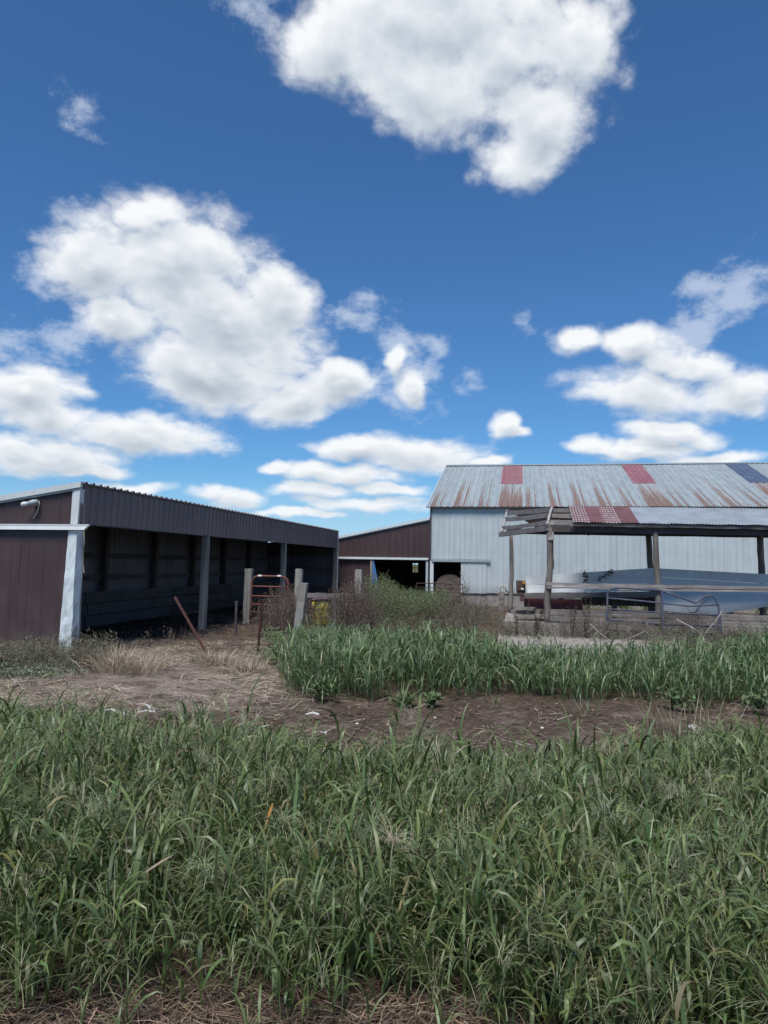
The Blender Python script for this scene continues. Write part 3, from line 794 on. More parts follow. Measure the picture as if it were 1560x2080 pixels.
MB().box(((BU + BE) / 2, RV + 8.0, 2.05), (BE - BU - 0.1, 0.03, 4.1)).build('back_wall', M['white_steel'], barn)
for k in range(7):
    MB().plank((BU + 0.15 + k * 0.3, 35.2, 0), (BU + 0.15 + k * 0.3, 35.2, 3.4), 0.26, 0.04, up=(1, 0, 0), seed=90 + k).build('stall_board', M['inner_wood'], barn)

# round bale in the doorway
bale = MB()
BR = 0.66
r_ = random.Random(5)
bc = (-2.98, BV + 0.25, BR - 0.03)
rows = []
prof_b = [(0.0, 0.02)] + [(BR * k / 9, 0.012 * ((k * 7) % 3)) for k in range(1, 9)] + [(BR * 0.955, 0.02), (BR, 0.10), (BR, 0.4), (BR, 0.8), (BR, 1.15)]
for q, d in prof_b:
    rows.append([(bc[0] + q * math.cos(a) * (1 + 0.012 * math.sin(a * 5)), bc[1] + d + r_.uniform(-0.012, 0.012), bc[2] + q * math.sin(a) * (0.985 if math.sin(a) > 0 else 0.97) + 0) for a in [2 * math.pi * k / 48 for k in range(49)]])
bale.sheet(rows)
m, t, b = material('weathered_hay', 0.95, 0, 0.05)
v = t.n('ShaderNodeTexCoord').outputs['Object']
s = t.n('ShaderNodeSeparateXYZ', {0: v})
rad = t.math('POWER', t.math('ADD', t.math('POWER', s.outputs[0], 2.0), t.math('POWER', t.math('SUBTRACT', s.outputs[2], BR), 2.0)), 0.5)
ang = t.math('ARCTAN2', s.outputs[2], s.outputs[0])
lay = t.noise(t.n('ShaderNodeCombineXYZ', {0: t.math('MULTIPLY', rad, 40.0), 1: t.math('MULTIPLY', ang, 2.5), 2: s.outputs[1]}).outputs[0], 1.0, 4.0, 0.6)
nn = t.noise(v, 60.0, 4.0, 0.7)
f = t.math('ADD', t.math('MULTIPLY', lay, 0.6), t.math('MULTIPLY', nn, 0.4))
put(t, b, 'Base Color', t.ramp(f, [(0.36, (0.04, 0.032, 0.028)), (0.64, (0.25, 0.205, 0.175))]))
bump(t, b, f, 0.8, 0.03)
o = bale.build('hay_bale', m, None, (bc[0], bc[1], 0), smooth=True)
tag(o, 'weathered brown round hay bale in the white barn doorway', 'hay bale')

# dark tube gate leaning in front of the bale
dg = thing('pipe_gate', (-3.3, 31.0, 0), 'low dark rusted pipe gate in front of the round hay bale', 'gate')
fr = MB().tube([(-4.32, 31.05, 0.0), (-4.30, 31.02, 0.88), (-3.6, 31.0, 0.89)], 0.022, 6).tube([(-3.6, 31.0, 0.90), (-2.38, 30.9, 0.87), (-2.26, 30.92, 0.0)], 0.022, 6)
fr.build('frame', M['dark_rust'], dg)
for z in (0.2, 0.38, 0.56, 0.72):
    MB().tube([(-4.32, 31.05, z), (-3.5, 31.0, z - 0.02), (-2.30, 30.92, z - 0.03)], 0.013, 6).build('rail', M['dark_rust'], dg)
for u in (-3.72, -3.1):
    MB().tube([(u, 31.0, 0.03), (u, 30.99, 0.87)], 0.014, 6).build('upright', M['dark_rust'], dg)

# ---------------------------------------------------------------- ruined pole shed on the right
PU, PV = 0.65, 18.21
wall = thing('concrete_wall', (PU, PV, 0), 'low stained concrete wall under the grey pole shed', 'wall')
rows = [[(-0.40 + 9.6 * i / 30, PV - 0.16 + 0.012 * math.sin(i * 1.7 + j * 2), z + (0.012 * math.sin(i * 0.9) if j == 2 else 0)) for i in range(31)] for j, z in enumerate((-0.1, 0.15, 0.345))]
rows.append([(p[0], PV + 0.17, p[2]) for p in rows[-1]])
MB().sheet(rows).build('front_wall', M['concrete'], wall)
MB().box((-0.23, 20.05, 0.12), (0.3, 3.3, 0.44)).build('side_wall', M['concrete'], wall)

ps = thing('pole_shed', (PU, PV, 0.35), 'ruined open pole shed with rust red and galvanised corrugated roof', 'shed')
def pole(pts, r0, r1, name, m, seed, n=10):
    r = random.Random(seed)
    out, rr = [], []
    for i in range(n + 1):
        s = i / n * (len(pts) - 1); k = min(int(s), len(pts) - 2); f_ = s - k
        p = Vector(pts[k]).lerp(Vector(pts[k + 1]), f_)
        out.append(p + Vector((r.uniform(-1, 1) * 0.008, r.uniform(-1, 1) * 0.008, 0)))
        rr.append((r0 + (r1 - r0) * i / n) * r.uniform(0.93, 1.07))
    return MB().tube(out, rr, 9, jit=0.06, seed=seed).build(name, m, ps, smooth=True)
pole([(0.65, PV, 0.33), (0.63, PV, 0.9), (0.70, PV, 1.7), (0.69, PV, 2.62)], 0.085, 0.072, 'post', M['pole_wood'], 1)
pole([(3.17, PV, 0.33), (3.16, PV, 1.2), (3.11, PV, 2.55)], 0.078, 0.066, 'post', M['pole_wood'], 2)
pole([(5.78, PV, 0.33), (5.74, PV, 2.52)], 0.08, 0.066, 'post', M['pole_wood'], 3)
pole([(-0.28, 21.57, 0.33), (-0.25, 21.57, 1.4), (-0.27, 21.57, 2.62)], 0.068, 0.052, 'post', M['pole_wood'], 4)
pole([(3.62, 21.57, 0.0), (3.57, 21.57, 1.5), (3.50, 21.57, 2.62)], 0.085, 0.08, 'post', M['pole_wood'], 5)
pole([(6.45, 21.57, 0.0), (6.42, 21.57, 1.5), (6.40, 21.57, 2.62)], 0.09, 0.085, 'post', M['pole_wood'], 6)
MB().plank((0.745, PV + 0.09, 1.62), (0.74, PV + 0.09, 2.55), 0.09, 0.04, up=(1, 0, 0), seed=7).build('brace_board', M['dark_wood'], ps)
def board(a, b_, h, tk_, m='old_wood', name='purlin', seed=1, n=8, up=(0, 0, 1), droop=0.0):
    return MB().plank(a, b_, h, tk_, n=n, seed=seed, up=up, droop=droop).build(name, M[m], ps)
board((0.58, PV, 2.60), (6.9, PV, 2.53), 0.17, 0.07, 'dark_wood', 'beam', 11, 12)
board((1.15, PV - 0.13, 2.685), (6.9, PV - 0.13, 2.605), 0.06, 0.05, 'old_wood', 'purlin', 12, 12)
board((-0.58, 21.62, 2.58), (0.66, 18.12, 2.60), 0.13, 0.07, 'old_wood', 'beam', 13, 8)
board((-0.4, 21.6, 2.68), (6.95, 21.6, 2.62), 0.16, 0.07, 'dark_wood', 'beam', 14, 10)
board((0.7, 19.70, 3.14), (6.95, 19.70, 3.12), 0.14, 0.06, 'dark_wood', 'ridge_board', 15, 10)
# skeleton where the roof sheets are gone
board((0.80, 19.60, 3.215), (0.63, 18.08, 2.685), 0.05, 0.055, 'pale_board', 'rafter', 16, 4)
board((-0.40, 22.75, 3.36), (-0.52, 21.52, 2.66), 0.05, 0.06, 'pale_board', 'rafter', 17, 4)
for i, (sa, sb, h) in enumerate(((0.06, 0.06, 0.13), (0.42, 0.42, 0.12), (0.86, 0.88, 0.10))):
    A, B = Vector((-0.40, 22.75, 3.33)), Vector((-0.52, 21.52, 2.68))
    C, D = Vector((0.78, 19.6, 3.18)), Vector((0.64, 18.12, 2.70))
    p, q = A.lerp(B, sa), C.lerp(D, sb)
    board(p, q, h, 0.05, 'old_wood', 'purlin', 20 + i, 8, droop=0.02)
for i, (sb, h) in enumerate(((0.06, 0.10), (0.42, 0.10), (0.86, 0.13))):
    C, D = Vector((0.80, 19.6, 3.16)), Vector((0.66, 18.12, 2.68))
    q = C.lerp(D, sb)
    board(q + Vector((0.03, 0, 0)), q + Vector((0.75 + 0.1 * i, 0, -0.02)), h, 0.05, 'old_wood', 'purlin', 30 + i, 4)
board((0.74, 18.30, 2.74), (0.72, 18.13, 2.30), 0.05, 0.12, 'old_wood', 'brace_board', 35, 3)
board((3.95, 19.4, 2.62), (6.9, 19.4, 2.55), 0.07, 0.05, 'post_wood', 'purlin', 36, 6)
for i, u in enumerate((1.9, 3.1, 4.4, 5.7, 6.8)):
    board((u, 18.12, 2.605), (u, 19.66, 3.085), 0.11, 0.05, 'dark_wood', 'rafter', 40 + i, 3)
    board((u, 21.7, 2.62), (u, 19.72, 3.07), 0.11, 0.05, 'dark_wood', 'rafter', 50 + i, 3)
ANG2 = math.atan2(3.235 - 2.72, 19.68 - 18.0)
L2 = math.hypot(3.235 - 2.72, 1.68)
widths = [(0.40, 'corr_dots'), (0.31, 'corr_red'), (0.40, 'corr_dots'), (0.36, 'corr_red')] + [(0.70, 'corr_galv')] * 6
u = 1.24
for i, (wd, mt) in enumerate(widths):
    pr_ = wave(wd + 0.02, 0.068, 0.010 if mt != 'corr_galv' else 0.007)
    me = panel_mesh('roof_sheet', pr_, (0.0, 0.0), (L2, L2), 4, True, wob=0.002, seed=i)
    n = len(pr_)
    for q, vtx in enumerate(me.vertices):     # ragged, slightly lifted lower edge
        if q < n: vtx.co.z += 0.008 * math.sin(i * 2.0 + q * 0.15); vtx.co.y -= 0.005 * (1 + math.sin(i * 1.4 + q * 0.11))
    o = place(me, 'roof_sheet', M[mt], ps, (u - 0.01, 18.0, 2.735 - 0.012 * (u - 1.24) + 0.004 * (i % 2)))
    o.rotation_euler = (-(math.pi / 2 - ANG2), 0.012, 0)
    u += wd
ANG3 = math.atan2(3.235 - 2.70, 2.1)
me = panel_mesh('back_sheet', wave(0.7, 0.068, 0.010, 4), (0, 0), (2.2, 2.2))
for i in range(8):
    o = place(me, 'back_sheet', M['corr_galv'], ps, (1.25 + 0.7 * i, 21.80, 2.70 + 0.003 * (i % 2)))
    o.rotation_euler = (math.pi / 2 - ANG3, 0, 0)

wing = MB()
wing.add([(-0.40, 22.80, 3.40), (0.25, 21.1, 3.32), (1.25, 22.4, 2.72), (0.7, 23.9, 2.75)], [(0, 1, 2, 3)])
wing.build('back_sheet', M['corr_red'], ps)
wing = MB()
wing.add([(0.25, 21.1, 3.315), (0.84, 19.62, 3.24), (1.30, 19.70, 3.22), (1.27, 21.7, 2.74), (1.25, 22.4, 2.715)], [(0, 1, 2, 3, 4)])
wing.build('back_sheet', M['corr_red'], ps)

pf = thing('plank_fence', (PU, PV - 0.1, 0.35), 'weathered grey plank fence along the concrete wall of the pole shed', 'fence')
def fplank(a, b_, h, seed, tk_=0.045, n=10, m='old_wood'):
    return MB().plank(a, b_, h, tk_, n=n, seed=seed, rag=0.009).build('plank', M[m], pf)
fplank((0.60, PV - 0.125, 1.265), (3.35, PV - 0.125, 1.25), 0.075, 3)
fplank((0.62, PV - 0.12, 1.185), (2.2, PV - 0.12, 1.20), 0.05, 4)
fplank((2.25, PV - 0.12, 1.19), (6.6, PV - 0.12, 1.21), 0.07, 5)
fplank((3.36, PV - 0.13, 1.26), (6.6, PV - 0.13, 1.275), 0.07, 6)
for i, (z, h) in enumerate(((0.59, 0.13), (0.435, 0.125))):
    fplank((0.70, PV - 0.11, z + 0.01), (4.0, PV - 0.11, z), h, 10 + i)
    fplank((4.02, PV - 0.11, z), (7.4, PV - 0.11, z), h, 14 + i)
fplank((3.0, PV - 0.19, 0.29), (7.2, PV - 0.19, 0.28), 0.12, 18)

# galvanised feed trough behind the fence
tg = thing('feed_trough', (0.1, 19.8, 0), 'bent galvanised steel feed trough on a wooden beam inside the pole shed', 'feed trough')
def strip(us, tops, bots, vt, vb, nz=6, bulge=0.0):
    rows = []
    for j in range(nz + 1):
        s = j / nz
        rows.append([(u_, vt + (vb - vt) * s - bulge * math.sin(math.pi * s) + 0.015 * math.sin(u_ * 2.3 + s * 2), tz + (bz - tz) * s) for u_, tz, bz in zip(us, tops, bots)])
    return MB().sheet(rows)
us = [0.14 + 0.317 * k for k in range(11)]
strip(us, [1.42 + 0.026 * k for k in range(11)], [1.20 + 0.008 * k for k in range(11)], 19.84, 19.845).build('side_panel', M['galv'], tg, smooth=True)
strip(us, [1.195 + 0.008 * k for k in range(11)], [0.98 + 0.012 * k for k in range(11)], 19.84, 19.80).build('lower_panel', M['galv'], tg, smooth=True)
us = [3.312 + 0.35 * k for k in range(12)]
strip(us, [1.68 - 0.014 * k for k in range(12)], [1.46 - 0.016 * k for k in range(12)], 19.84, 19.845).build('side_panel', M['galv'], tg, smooth=True)
strip(us, [1.455 - 0.016 * k for k in range(12)], [1.10 - 0.014 * k for k in range(12)], 19.84, 19.78).build('lower_panel', M['galv'], tg, smooth=True)
us = [3.45 + 0.2 * k for k in range(18)]
bo = []
for u_ in us:
    if u_ < 4.65: bo.append(0.66 - 0.12 * ((u_ - 3.45) / 1.2))
    else: bo.append(0.54 + 0.32 * ((u_ - 4.65) / 1.6))
strip(us, [1.08] * 18, bo, 19.70, 19.45, 8, 0.12).build('hanging_sheet', M['galv'], tg, smooth=True)
strip([3.47, 3.7, 3.95, 4.2, 4.5], [0.78, 0.9, 1.0, 1.06, 1.09], [0.63, 0.61, 0.60, 0.62, 1.0], 19.46, 19.36, 4, 0.05).build('folded_flap', M['galv'], tg, smooth=True)
MB().plank((0.10, 19.66, 0.91), (3.45, 19.66, 1.03), 0.13, 0.12, n=8, seed=71).build('beam', M['old_wood'], tg)
MB().box((0.85, 20.1, 0.70), (1.5, 0.5, 0.26)).build('frame_side', M['maroon'], tg)
MB().box((2.6, 20.2, 0.80), (2.0, 0.3, 0.22)).build('frame_side', M['dark_wood'], tg)
for u_ in (0.35, 1.05, 2.4, 3.3, 5.2, 6.6):
    MB().plank((u_, 20.05, 0.0), (u_, 20.05, 1.0), 0.12, 0.12, up=(1, 0, 0), seed=int(u_ * 10)).build('leg', M['dark_wood'], tg)
m, t, b = material('flat_black_mark', 0.8)
put(t, b, 'Base Color', t.mix(t.noise(obj_vec(t, (9, 9, 9)), 1.0, 3.0), (0.02, 0.02, 0.022, 1), (0.06, 0.06, 0.065, 1)))

cb = thing('control_box', (0.02, 19.75, 0.75), 'rusty brown metal box with orange cap at the end of the feed trough', 'box')
MB().box((0.01, 19.78, 1.17), (0.24, 0.22, 0.26)).box((0.01, 19.66, 1.17), (0.225, 0.02, 0.24)).build('housing', M['box_brown'], cb)
MB().box((0.02, 19.79, 0.98), (0.23, 0.20, 0.11)).box((0.06, 19.79, 0.84), (0.14, 0.18, 0.16)).build('lower_housing', M['box_brown'], cb)
MB().tube([(0.09, 19.64, 1.245), (0.09, 19.60, 1.245), (0.09, 19.58, 1.245)], [0.045, 0.042, 0.03], 10).box((0.10, 19.66, 1.20), (0.07, 0.05, 0.06)).build('cap', M['orange'], cb)
MB().box((0.05, 19.645, 1.09), (0.065, 0.006, 0.045)).build('paper_label', M['label_white'], cb)
MB().box((0.03, 19.65, 1.135), (0.2, 0.012, 0.015)).build('hinge', M['dark_rust'], cb)

# two dead vines over the trough rim
def vine(pts, seed, name='dead_vine'):
    r = random.Random(seed)
    mb = MB().tube(pts, 0.006, 5)
    for p in pts:
        for _ in range(16):
            q = Vector(p) + Vector((r.uniform(-0.05, 0.05), r.uniform(-0.04, 0.01), r.uniform(-0.06, 0.06)))
            d = Vector((r.uniform(-1, 1), r.uniform(-0.5, 0.5), r.uniform(-1, 0.2))).normalized() * r.uniform(0.03, 0.07)
            e = d.cross(Vector((0.2, 1, 0.3))).normalized() * 0.012
            mb.add([q, q + d * 0.5 + e, q + d, q + d * 0.5 - e], [(0, 1, 2, 3)])
    return mb

# ---------------------------------------------------------------- gates and posts
bg_ = thing('tube_gate', (3.2, 17.9, 0), 'bent blue tube gate leaning in front of the concrete wall', 'gate')
def gt(pts, r_=0.019, name='rail', m='blue_gate'):
    return MB().tube([(u_, 17.92 - 0.10 * (1.2 - z), z) for u_, z in pts], r_, 8).build(name, M[m], bg_, smooth=True)
gt([(1.98, 0.0), (1.98, 0.6), (1.985, 1.02), (2.01, 1.13), (2.08, 1.195), (2.18, 1.215), (2.6, 1.20), (3.17, 1.165)], 0.024, 'frame')
gt([(3.22, 1.15), (3.45, 1.07), (3.92, 0.905), (4.02, 0.97), (4.12, 1.05), (4.22, 1.085), (4.31, 1.06), (4.37, 0.95), (4.41, 0.8), (4.43, 0.4), (4.44, 0.0)], 0.022, 'bent_frame')
gt([(1.99, 0.97), (2.6, 0.93), (3.17, 0.885), (3.75, 0.83), (4.0, 0.845), (4.38, 0.875)])
gt([(1.99, 0.72), (3.17, 0.665), (4.41, 0.64)])
gt([(1.99, 0.47), (3.17, 0.41), (4.42, 0.39)])
gt([(1.99, 0.25), (3.17, 0.19), (4.42, 0.16)])
MB().box((3.195, 17.86, 0.6), (0.05, 0.035, 1.16), Euler((R(-5), 0, 0)).to_matrix()).build('upright', M['blue_gate'], bg_)
MB().box((4.40, 17.83, 0.55), (0.035, 0.03, 0.7), Euler((R(-5), 0, 0)).to_matrix()).build('latch_bar', M['blue_gate'], bg_)

def wpt(x, y, z=0): return Vector(F(x, y, z))
rgp = wpt(-3.02, 20.0)
rg = thing('walk_gate', (rgp.x, rgp.y, 0), 'narrow rusty red tube gate between two wooden posts', 'gate')
def rgt(pts, r_=0.019, name='rail', m='red_gate'):
    return MB().tube([wpt(x, 20.0, z) for x, z in pts], r_, 8).build(name, M[m], rg, smooth=True)
rgt([(-3.55, 0.05), (-3.54, 0.6), (-3.53, 1.12), (-3.50, 1.24), (-3.42, 1.295), (-3.30, 1.305), (-2.78, 1.30), (-2.66, 1.285), (-2.58, 1.22), (-2.555, 1.10), (-2.55, 0.1)], 0.029, 'frame')
for x0, x1, z in ((-3.54, -2.56, 1.03), (-3.54, -2.55, 0.77), (-3.54, -2.55, 0.545), (-3.55, -2.55, 0.34), (-3.55, -2.55, 0.16)):
    rgt([(x0, z), ((x0 + x1) / 2, z - 0.008), (x1, z - 0.012)], 0.021)
for x in (-3.32, -2.80):
    MB().tube([wpt(x - 0.05, 20.0, 1.306), wpt(x + 0.05, 20.0, 1.306)], 0.031, 8).build('white_tape', M['white_band'], rg, smooth=True)
MB().tube([wpt(-2.52, 19.98, 1.12), wpt(-2.46, 19.97, 1.07), wpt(-2.40, 20.0, 1.10)], 0.008, 5).build('chain', M['rust'], rg)

def wpost(name, x, y, top, wd, label, cat, seed, lean=(0, 0), m='post_wood', group='weathered wooden fence posts'):
    p = wpt(x, y)
    q = wpt(x + lean[0], y + lean[1], top)
    mb = MB().plank((p.x, p.y, -0.1), q, wd, wd * 0.85, up=(1, 0, 0), n=10, rag=0.008, seed=seed)
    o = mb.build(name, M[m], None, (p.x, p.y, 0))
    return tag(o, label, cat, group)
wpost('fence_post', -3.70, 20.35, 1.50, 0.19, 'square grey wooden post beside the hinge side of the red gate', 'post', 1, (0.02, 0))
wpost('fence_post', -2.31, 20.25, 1.51, 0.18, 'square grey wooden post at the latch side of the red gate', 'post', 2, (0.02, 0))
wpost('fence_post', -1.84, 16.07, 1.25, 0.17, 'leaning weathered grey post in the green weeds', 'post', 3, (0.13, -0.05))
wpost('fence_post', -0.72, 21.2, 1.50, 0.19, 'mossy grey post with a ragged top among dead weeds', 'post', 4, (0.03, 0))
wpost('fence_post', -1.05, 16.3, 0.92, 0.055, 'thin dark stake standing in the dead weeds', 'post', 5, (0.03, 0), 'dark_wood')
wpost('fence_post', -3.42, 17.4, 0.75, 0.05, 'thin dark stake below the red gate', 'post', 6, (0.0, 0), 'dark_wood')

def tpost(x0, y0, x1, y1, z1, label):
    a, b_ = wpt(x0, y0, -0.05), wpt(x1, y1, z1)
    t_ = thing('steel_post', (a.x, a.y, 0), label, 'post', 'rusty steel fence posts')
    d = (b_ - a).normalized()
    rt = Vector((0, 1, 0)).rotation_difference(d) if False else d.to_track_quat('Z', 'Y')
    L = (b_ - a).length
    mb = MB().box(a + d * L / 2, (0.045, 0.008, L), rt.to_matrix()).box(a + d * L / 2 - rt.to_matrix() @ Vector((0, 0.018, 0)), (0.008, 0.03, L), rt.to_matrix())
    mb.build('post', M['rust'], t_)
    st = MB()
    k = 0.12
    while k < L:
        st.box(a + d * k + rt.to_matrix() @ Vector((0, 0.008, 0)), (0.03, 0.012, 0.012), rt.to_matrix()); k += 0.055
    o = st.build('stud', M['rust'], t_)
    o['kind'] = 'stuff'
tpost(-2.91, 12.85, -3.69, 13.2, 1.05, 'rusty steel post leaning far over in front of the open shed')
tpost(-2.25, 13.47, -2.13, 13.2, 1.02, 'upright rusty red steel post in front of the red gate')

a, b_ = wpt(-2.25, 20.1, 0.80), wpt(-0.45, 20.7, 0.78)
o = MB().plank(a, b_, 0.13, 0.11, n=10, rag=0.012, seed=81).build('fence_rail', M['old_wood'], None, (a.x, a.y, 0.8))
tag(o, 'pale grey wooden rail above the yellow drum', 'rail')
# yellow drum
yc = wpt(-1.68, 20.6)
yd = thing('drum', (yc.x, yc.y, 0), 'faded yellow plastic drum with purple lid behind dead weeds', 'drum')
MB().tube([(yc.x, yc.y, 0.0), (yc.x, yc.y, 0.03), (yc.x, yc.y, 0.2), (yc.x, yc.y, 0.22), (yc.x, yc.y, 0.25), (yc.x, yc.y, 0.42), (yc.x, yc.y, 0.44), (yc.x, yc.y, 0.47), (yc.x, yc.y, 0.60), (yc.x, yc.y, 0.63)],
          [0.26, 0.28, 0.28, 0.295, 0.28, 0.28, 0.295, 0.28, 0.28, 0.25], 24).build('body', M['yellow'], yd, smooth=True)
lidm = painted('faded_purple_plastic', (0.16, 0.09, 0.11), (0.2, 0.15, 0.15), 0.5)
MB().tube([(yc.x, yc.y, 0.625), (yc.x, yc.y, 0.64), (yc.x, yc.y, 0.68), (yc.x, yc.y, 0.69)], [0.27, 0.29, 0.29, 0.26], 24).build('lid', lidm, yd, smooth=True)

# water hydrant pipe and stump by the barn foundation, right of the doorway
hp = wpt(4.35, 27.0)
st_ = MB().plank((hp.x - 0.02, hp.y, -0.1), (hp.x - 0.03, hp.y, 0.72), 0.2, 0.17, up=(1, 0, 0), n=8, rag=0.02, seed=91).build('wooden_stump', M['pole_wood'], None, (hp.x, hp.y, 0))
tag(st_, 'ragged brown wooden stump in front of the barn foundation', 'stump')
pp = MB().tube([(hp.x + 0.3, hp.y, 0.0), (hp.x + 0.30, hp.y, 0.55), (hp.x + 0.26, hp.y, 0.68), (hp.x + 0.16, hp.y, 0.74), (hp.x + 0.1, hp.y, 0.80)], 0.024, 8)
o = pp.build('bent_pipe', M['dark_rust'], None, (hp.x + 0.3, hp.y, 0), smooth=True)
tag(o, 'bent dark metal pipe beside the ragged wooden stump', 'pipe')
rg_ = MB().tube([(hp.x + 0.02 + 0.11 * math.cos(a_), hp.y - 0.02, 0.83 + 0.10 * math.sin(a_)) for a_ in [k * 2 * math.pi / 14 for k in range(12)]], 0.03, 6, jit=0.2)
o = rg_.build('hose_coil', M['rope'], None, (hp.x, hp.y, 0.75), smooth=True)
tag(o, 'pale loop of old hose on top of the wooden stump', 'hose')

# old planks thrown behind the concrete wall
for i, (a, b_, h) in enumerate((((-0.15, 19.0, 0.40), (0.6, 18.9, 0.44), 0.09), ((-0.22, 19.4, 0.50), (0.5, 19.2, 0.52), 0.08), ((-0.1, 19.3, 0.60), (0.35, 19.1, 0.62), 0.07))):
    o = MB().plank(a, b_, h, 0.16, n=6, rag=0.012, seed=100 + i).build('scrap_board', M['old_wood'], None, a)
    tag(o, ['lowest old board lying behind the end of the concrete wall', 'middle old board lying behind the end of the concrete wall', 'top short board of the heap behind the concrete wall'][i], 'board', 'old boards heaped behind the concrete wall')

# ---------------------------------------------------------------- plants
# every blade is a curved ribbon with its own length, bend, twist and tint; positions are world x, y
def ribbons(P, az, L, Wd, th, bend, colr, seg=4, twist=None, tipw=0.0, prof='leaf', bexp=1.4):
    n = len(L)
    k = np.arange(seg + 1) / seg
    ang = th[:, None] - bend[:, None] * k[None, :] ** bexp
    step = L[:, None] / seg
    dr = np.cos(ang) * step; dz = np.sin(ang) * step
    r = np.concatenate([np.zeros((n, 1)), np.cumsum((dr[:, :-1] + dr[:, 1:]) / 2, 1)], 1)
    z = np.concatenate([np.zeros((n, 1)), np.cumsum((dz[:, :-1] + dz[:, 1:]) / 2, 1)], 1)
    ca, sa = np.cos(az)[:, None], np.sin(az)[:, None]
    C = np.stack([P[:, 0:1] + r * ca, P[:, 1:2] + r * sa, P[:, 2:3] + z], -1)
    side = np.stack([-sa + 0 * r, ca + 0 * r, 0 * r], -1)
    nor = np.stack([-np.sin(ang) * ca, -np.sin(ang) * sa, np.cos(ang)], -1)
    if twist is None: twist = np.zeros(n)
    tw = twist[:, None] * (0.3 + k[None, :])
    sv = side * np.cos(tw)[..., None] + nor * np.sin(tw)[..., None]
    if prof == 'leaf':
        w = np.minimum(1, 0.45 + 2.2 * k) * (1 - k ** 2.6) + 0.02
    else:
        w = 1 - k * (1 - tipw)
    off = sv * (Wd[:, None, None] * w[None, :, None] / 2)
    V = np.stack([C - off, C + off], 2).reshape(n, -1, 3)
    base = (np.arange(n) * 2 * (seg + 1))[:, None, None]
    q = np.array([[2 * i, 2 * i + 1, 2 * i + 3, 2 * i + 2] for i in range(seg)])[None]
    Fq = (base + q).reshape(-1, 4)
    Cc = np.repeat(colr[:, None, :], 2 * (seg + 1), 1)
    # leaf tips dry out a little
    tip = np.repeat(k, 2)[None, :, None] ** 3 * 0.25
    Cc = Cc * (1 - tip) + np.array([0.20, 0.18, 0.10])[None, None] * tip
    return V.reshape(-1, 3), Fq, Cc.reshape(-1, 3), C

class Strips:
    def __init__(self): self.V, self.F, self.C, self.n = [], [], [], 0
    def add(self, V, Fq, C):
        self.V.append(V); self.F.append(Fq + self.n); self.C.append(C); self.n += len(V)
    def mesh(self, name, origin=(0, 0, 0)):
        V = np.concatenate(self.V) - np.array(origin)[None]; Fq = np.concatenate(self.F); C = np.concatenate(self.C)
        me = bpy.data.meshes.new(name)
        me.vertices.add(len(V)); me.vertices.foreach_set('co', V.astype(np.float32).ravel())
        me.loops.add(Fq.size); me.loops.foreach_set('vertex_index', Fq.astype(np.int32).ravel())
        me.polygons.add(len(Fq)); me.polygons.foreach_set('loop_start', (np.arange(len(Fq)) * 4).astype(np.int32))
        me.polygons.foreach_set('use_smooth', np.ones(len(Fq), dtype=bool))
        at = me.color_attributes.new('col', 'FLOAT_COLOR', 'POINT')
        at.data.foreach_set('color', np.concatenate([np.clip(C, 0, 1), np.ones((len(C), 1))], 1).astype(np.float32).ravel())
        me.update(calc_edges=True)
        return me
    def build(self, name, m, origin=(0, 0, 0), parent=None):
        """world-aligned object; origin in world x, y, z"""
        me = self.mesh(name, origin)
        me.materials.append(m)
        o = bpy.data.objects.new(name, me); col.objects.link(o)
        if parent is not None:
            o.parent = parent; o.location = Vector(origin) - parent.location
        else:
            o.location = origin
        return o

U_ = lambda a, b_, n: rng.uniform(a, b_, n)
def pal(n, cols, p=None, amt=0.22):
    c = np.array(cols)[rng.choice(len(cols), n, p=p)]
    return c * (1 + rng.normal(0, amt, (n, 1))) * (1 + rng.normal(0, 0.06, (n, 3)))
GREENS = [(0.100, 0.146, 0.046), (0.080, 0.126, 0.042), (0.128, 0.172, 0.062), (0.084, 0.138, 0.052), (0.145, 0.164, 0.050), (0.24, 0.215, 0.11)]
GP = [0.3, 0.25, 0.2, 0.14, 0.09, 0.02]
DEEP = [(0.112, 0.178, 0.076), (0.092, 0.154, 0.068), (0.142, 0.205, 0.092), (0.104, 0.170, 0.088), (0.158, 0.198, 0.076), (0.28, 0.255, 0.16)]

def patchy(x, y, s, seed):
    r = np.random.default_rng(seed)
    f = 0
    for k in range(6):
        a, ph = r.uniform(0, 6.28), r.uniform(0, 6.28)
        fr = s * r.uniform(0.6, 2.4)
        f = f + np.sin((x * math.cos(a) + y * math.sin(a)) * fr + ph) / 6 ** 0.5
    return f

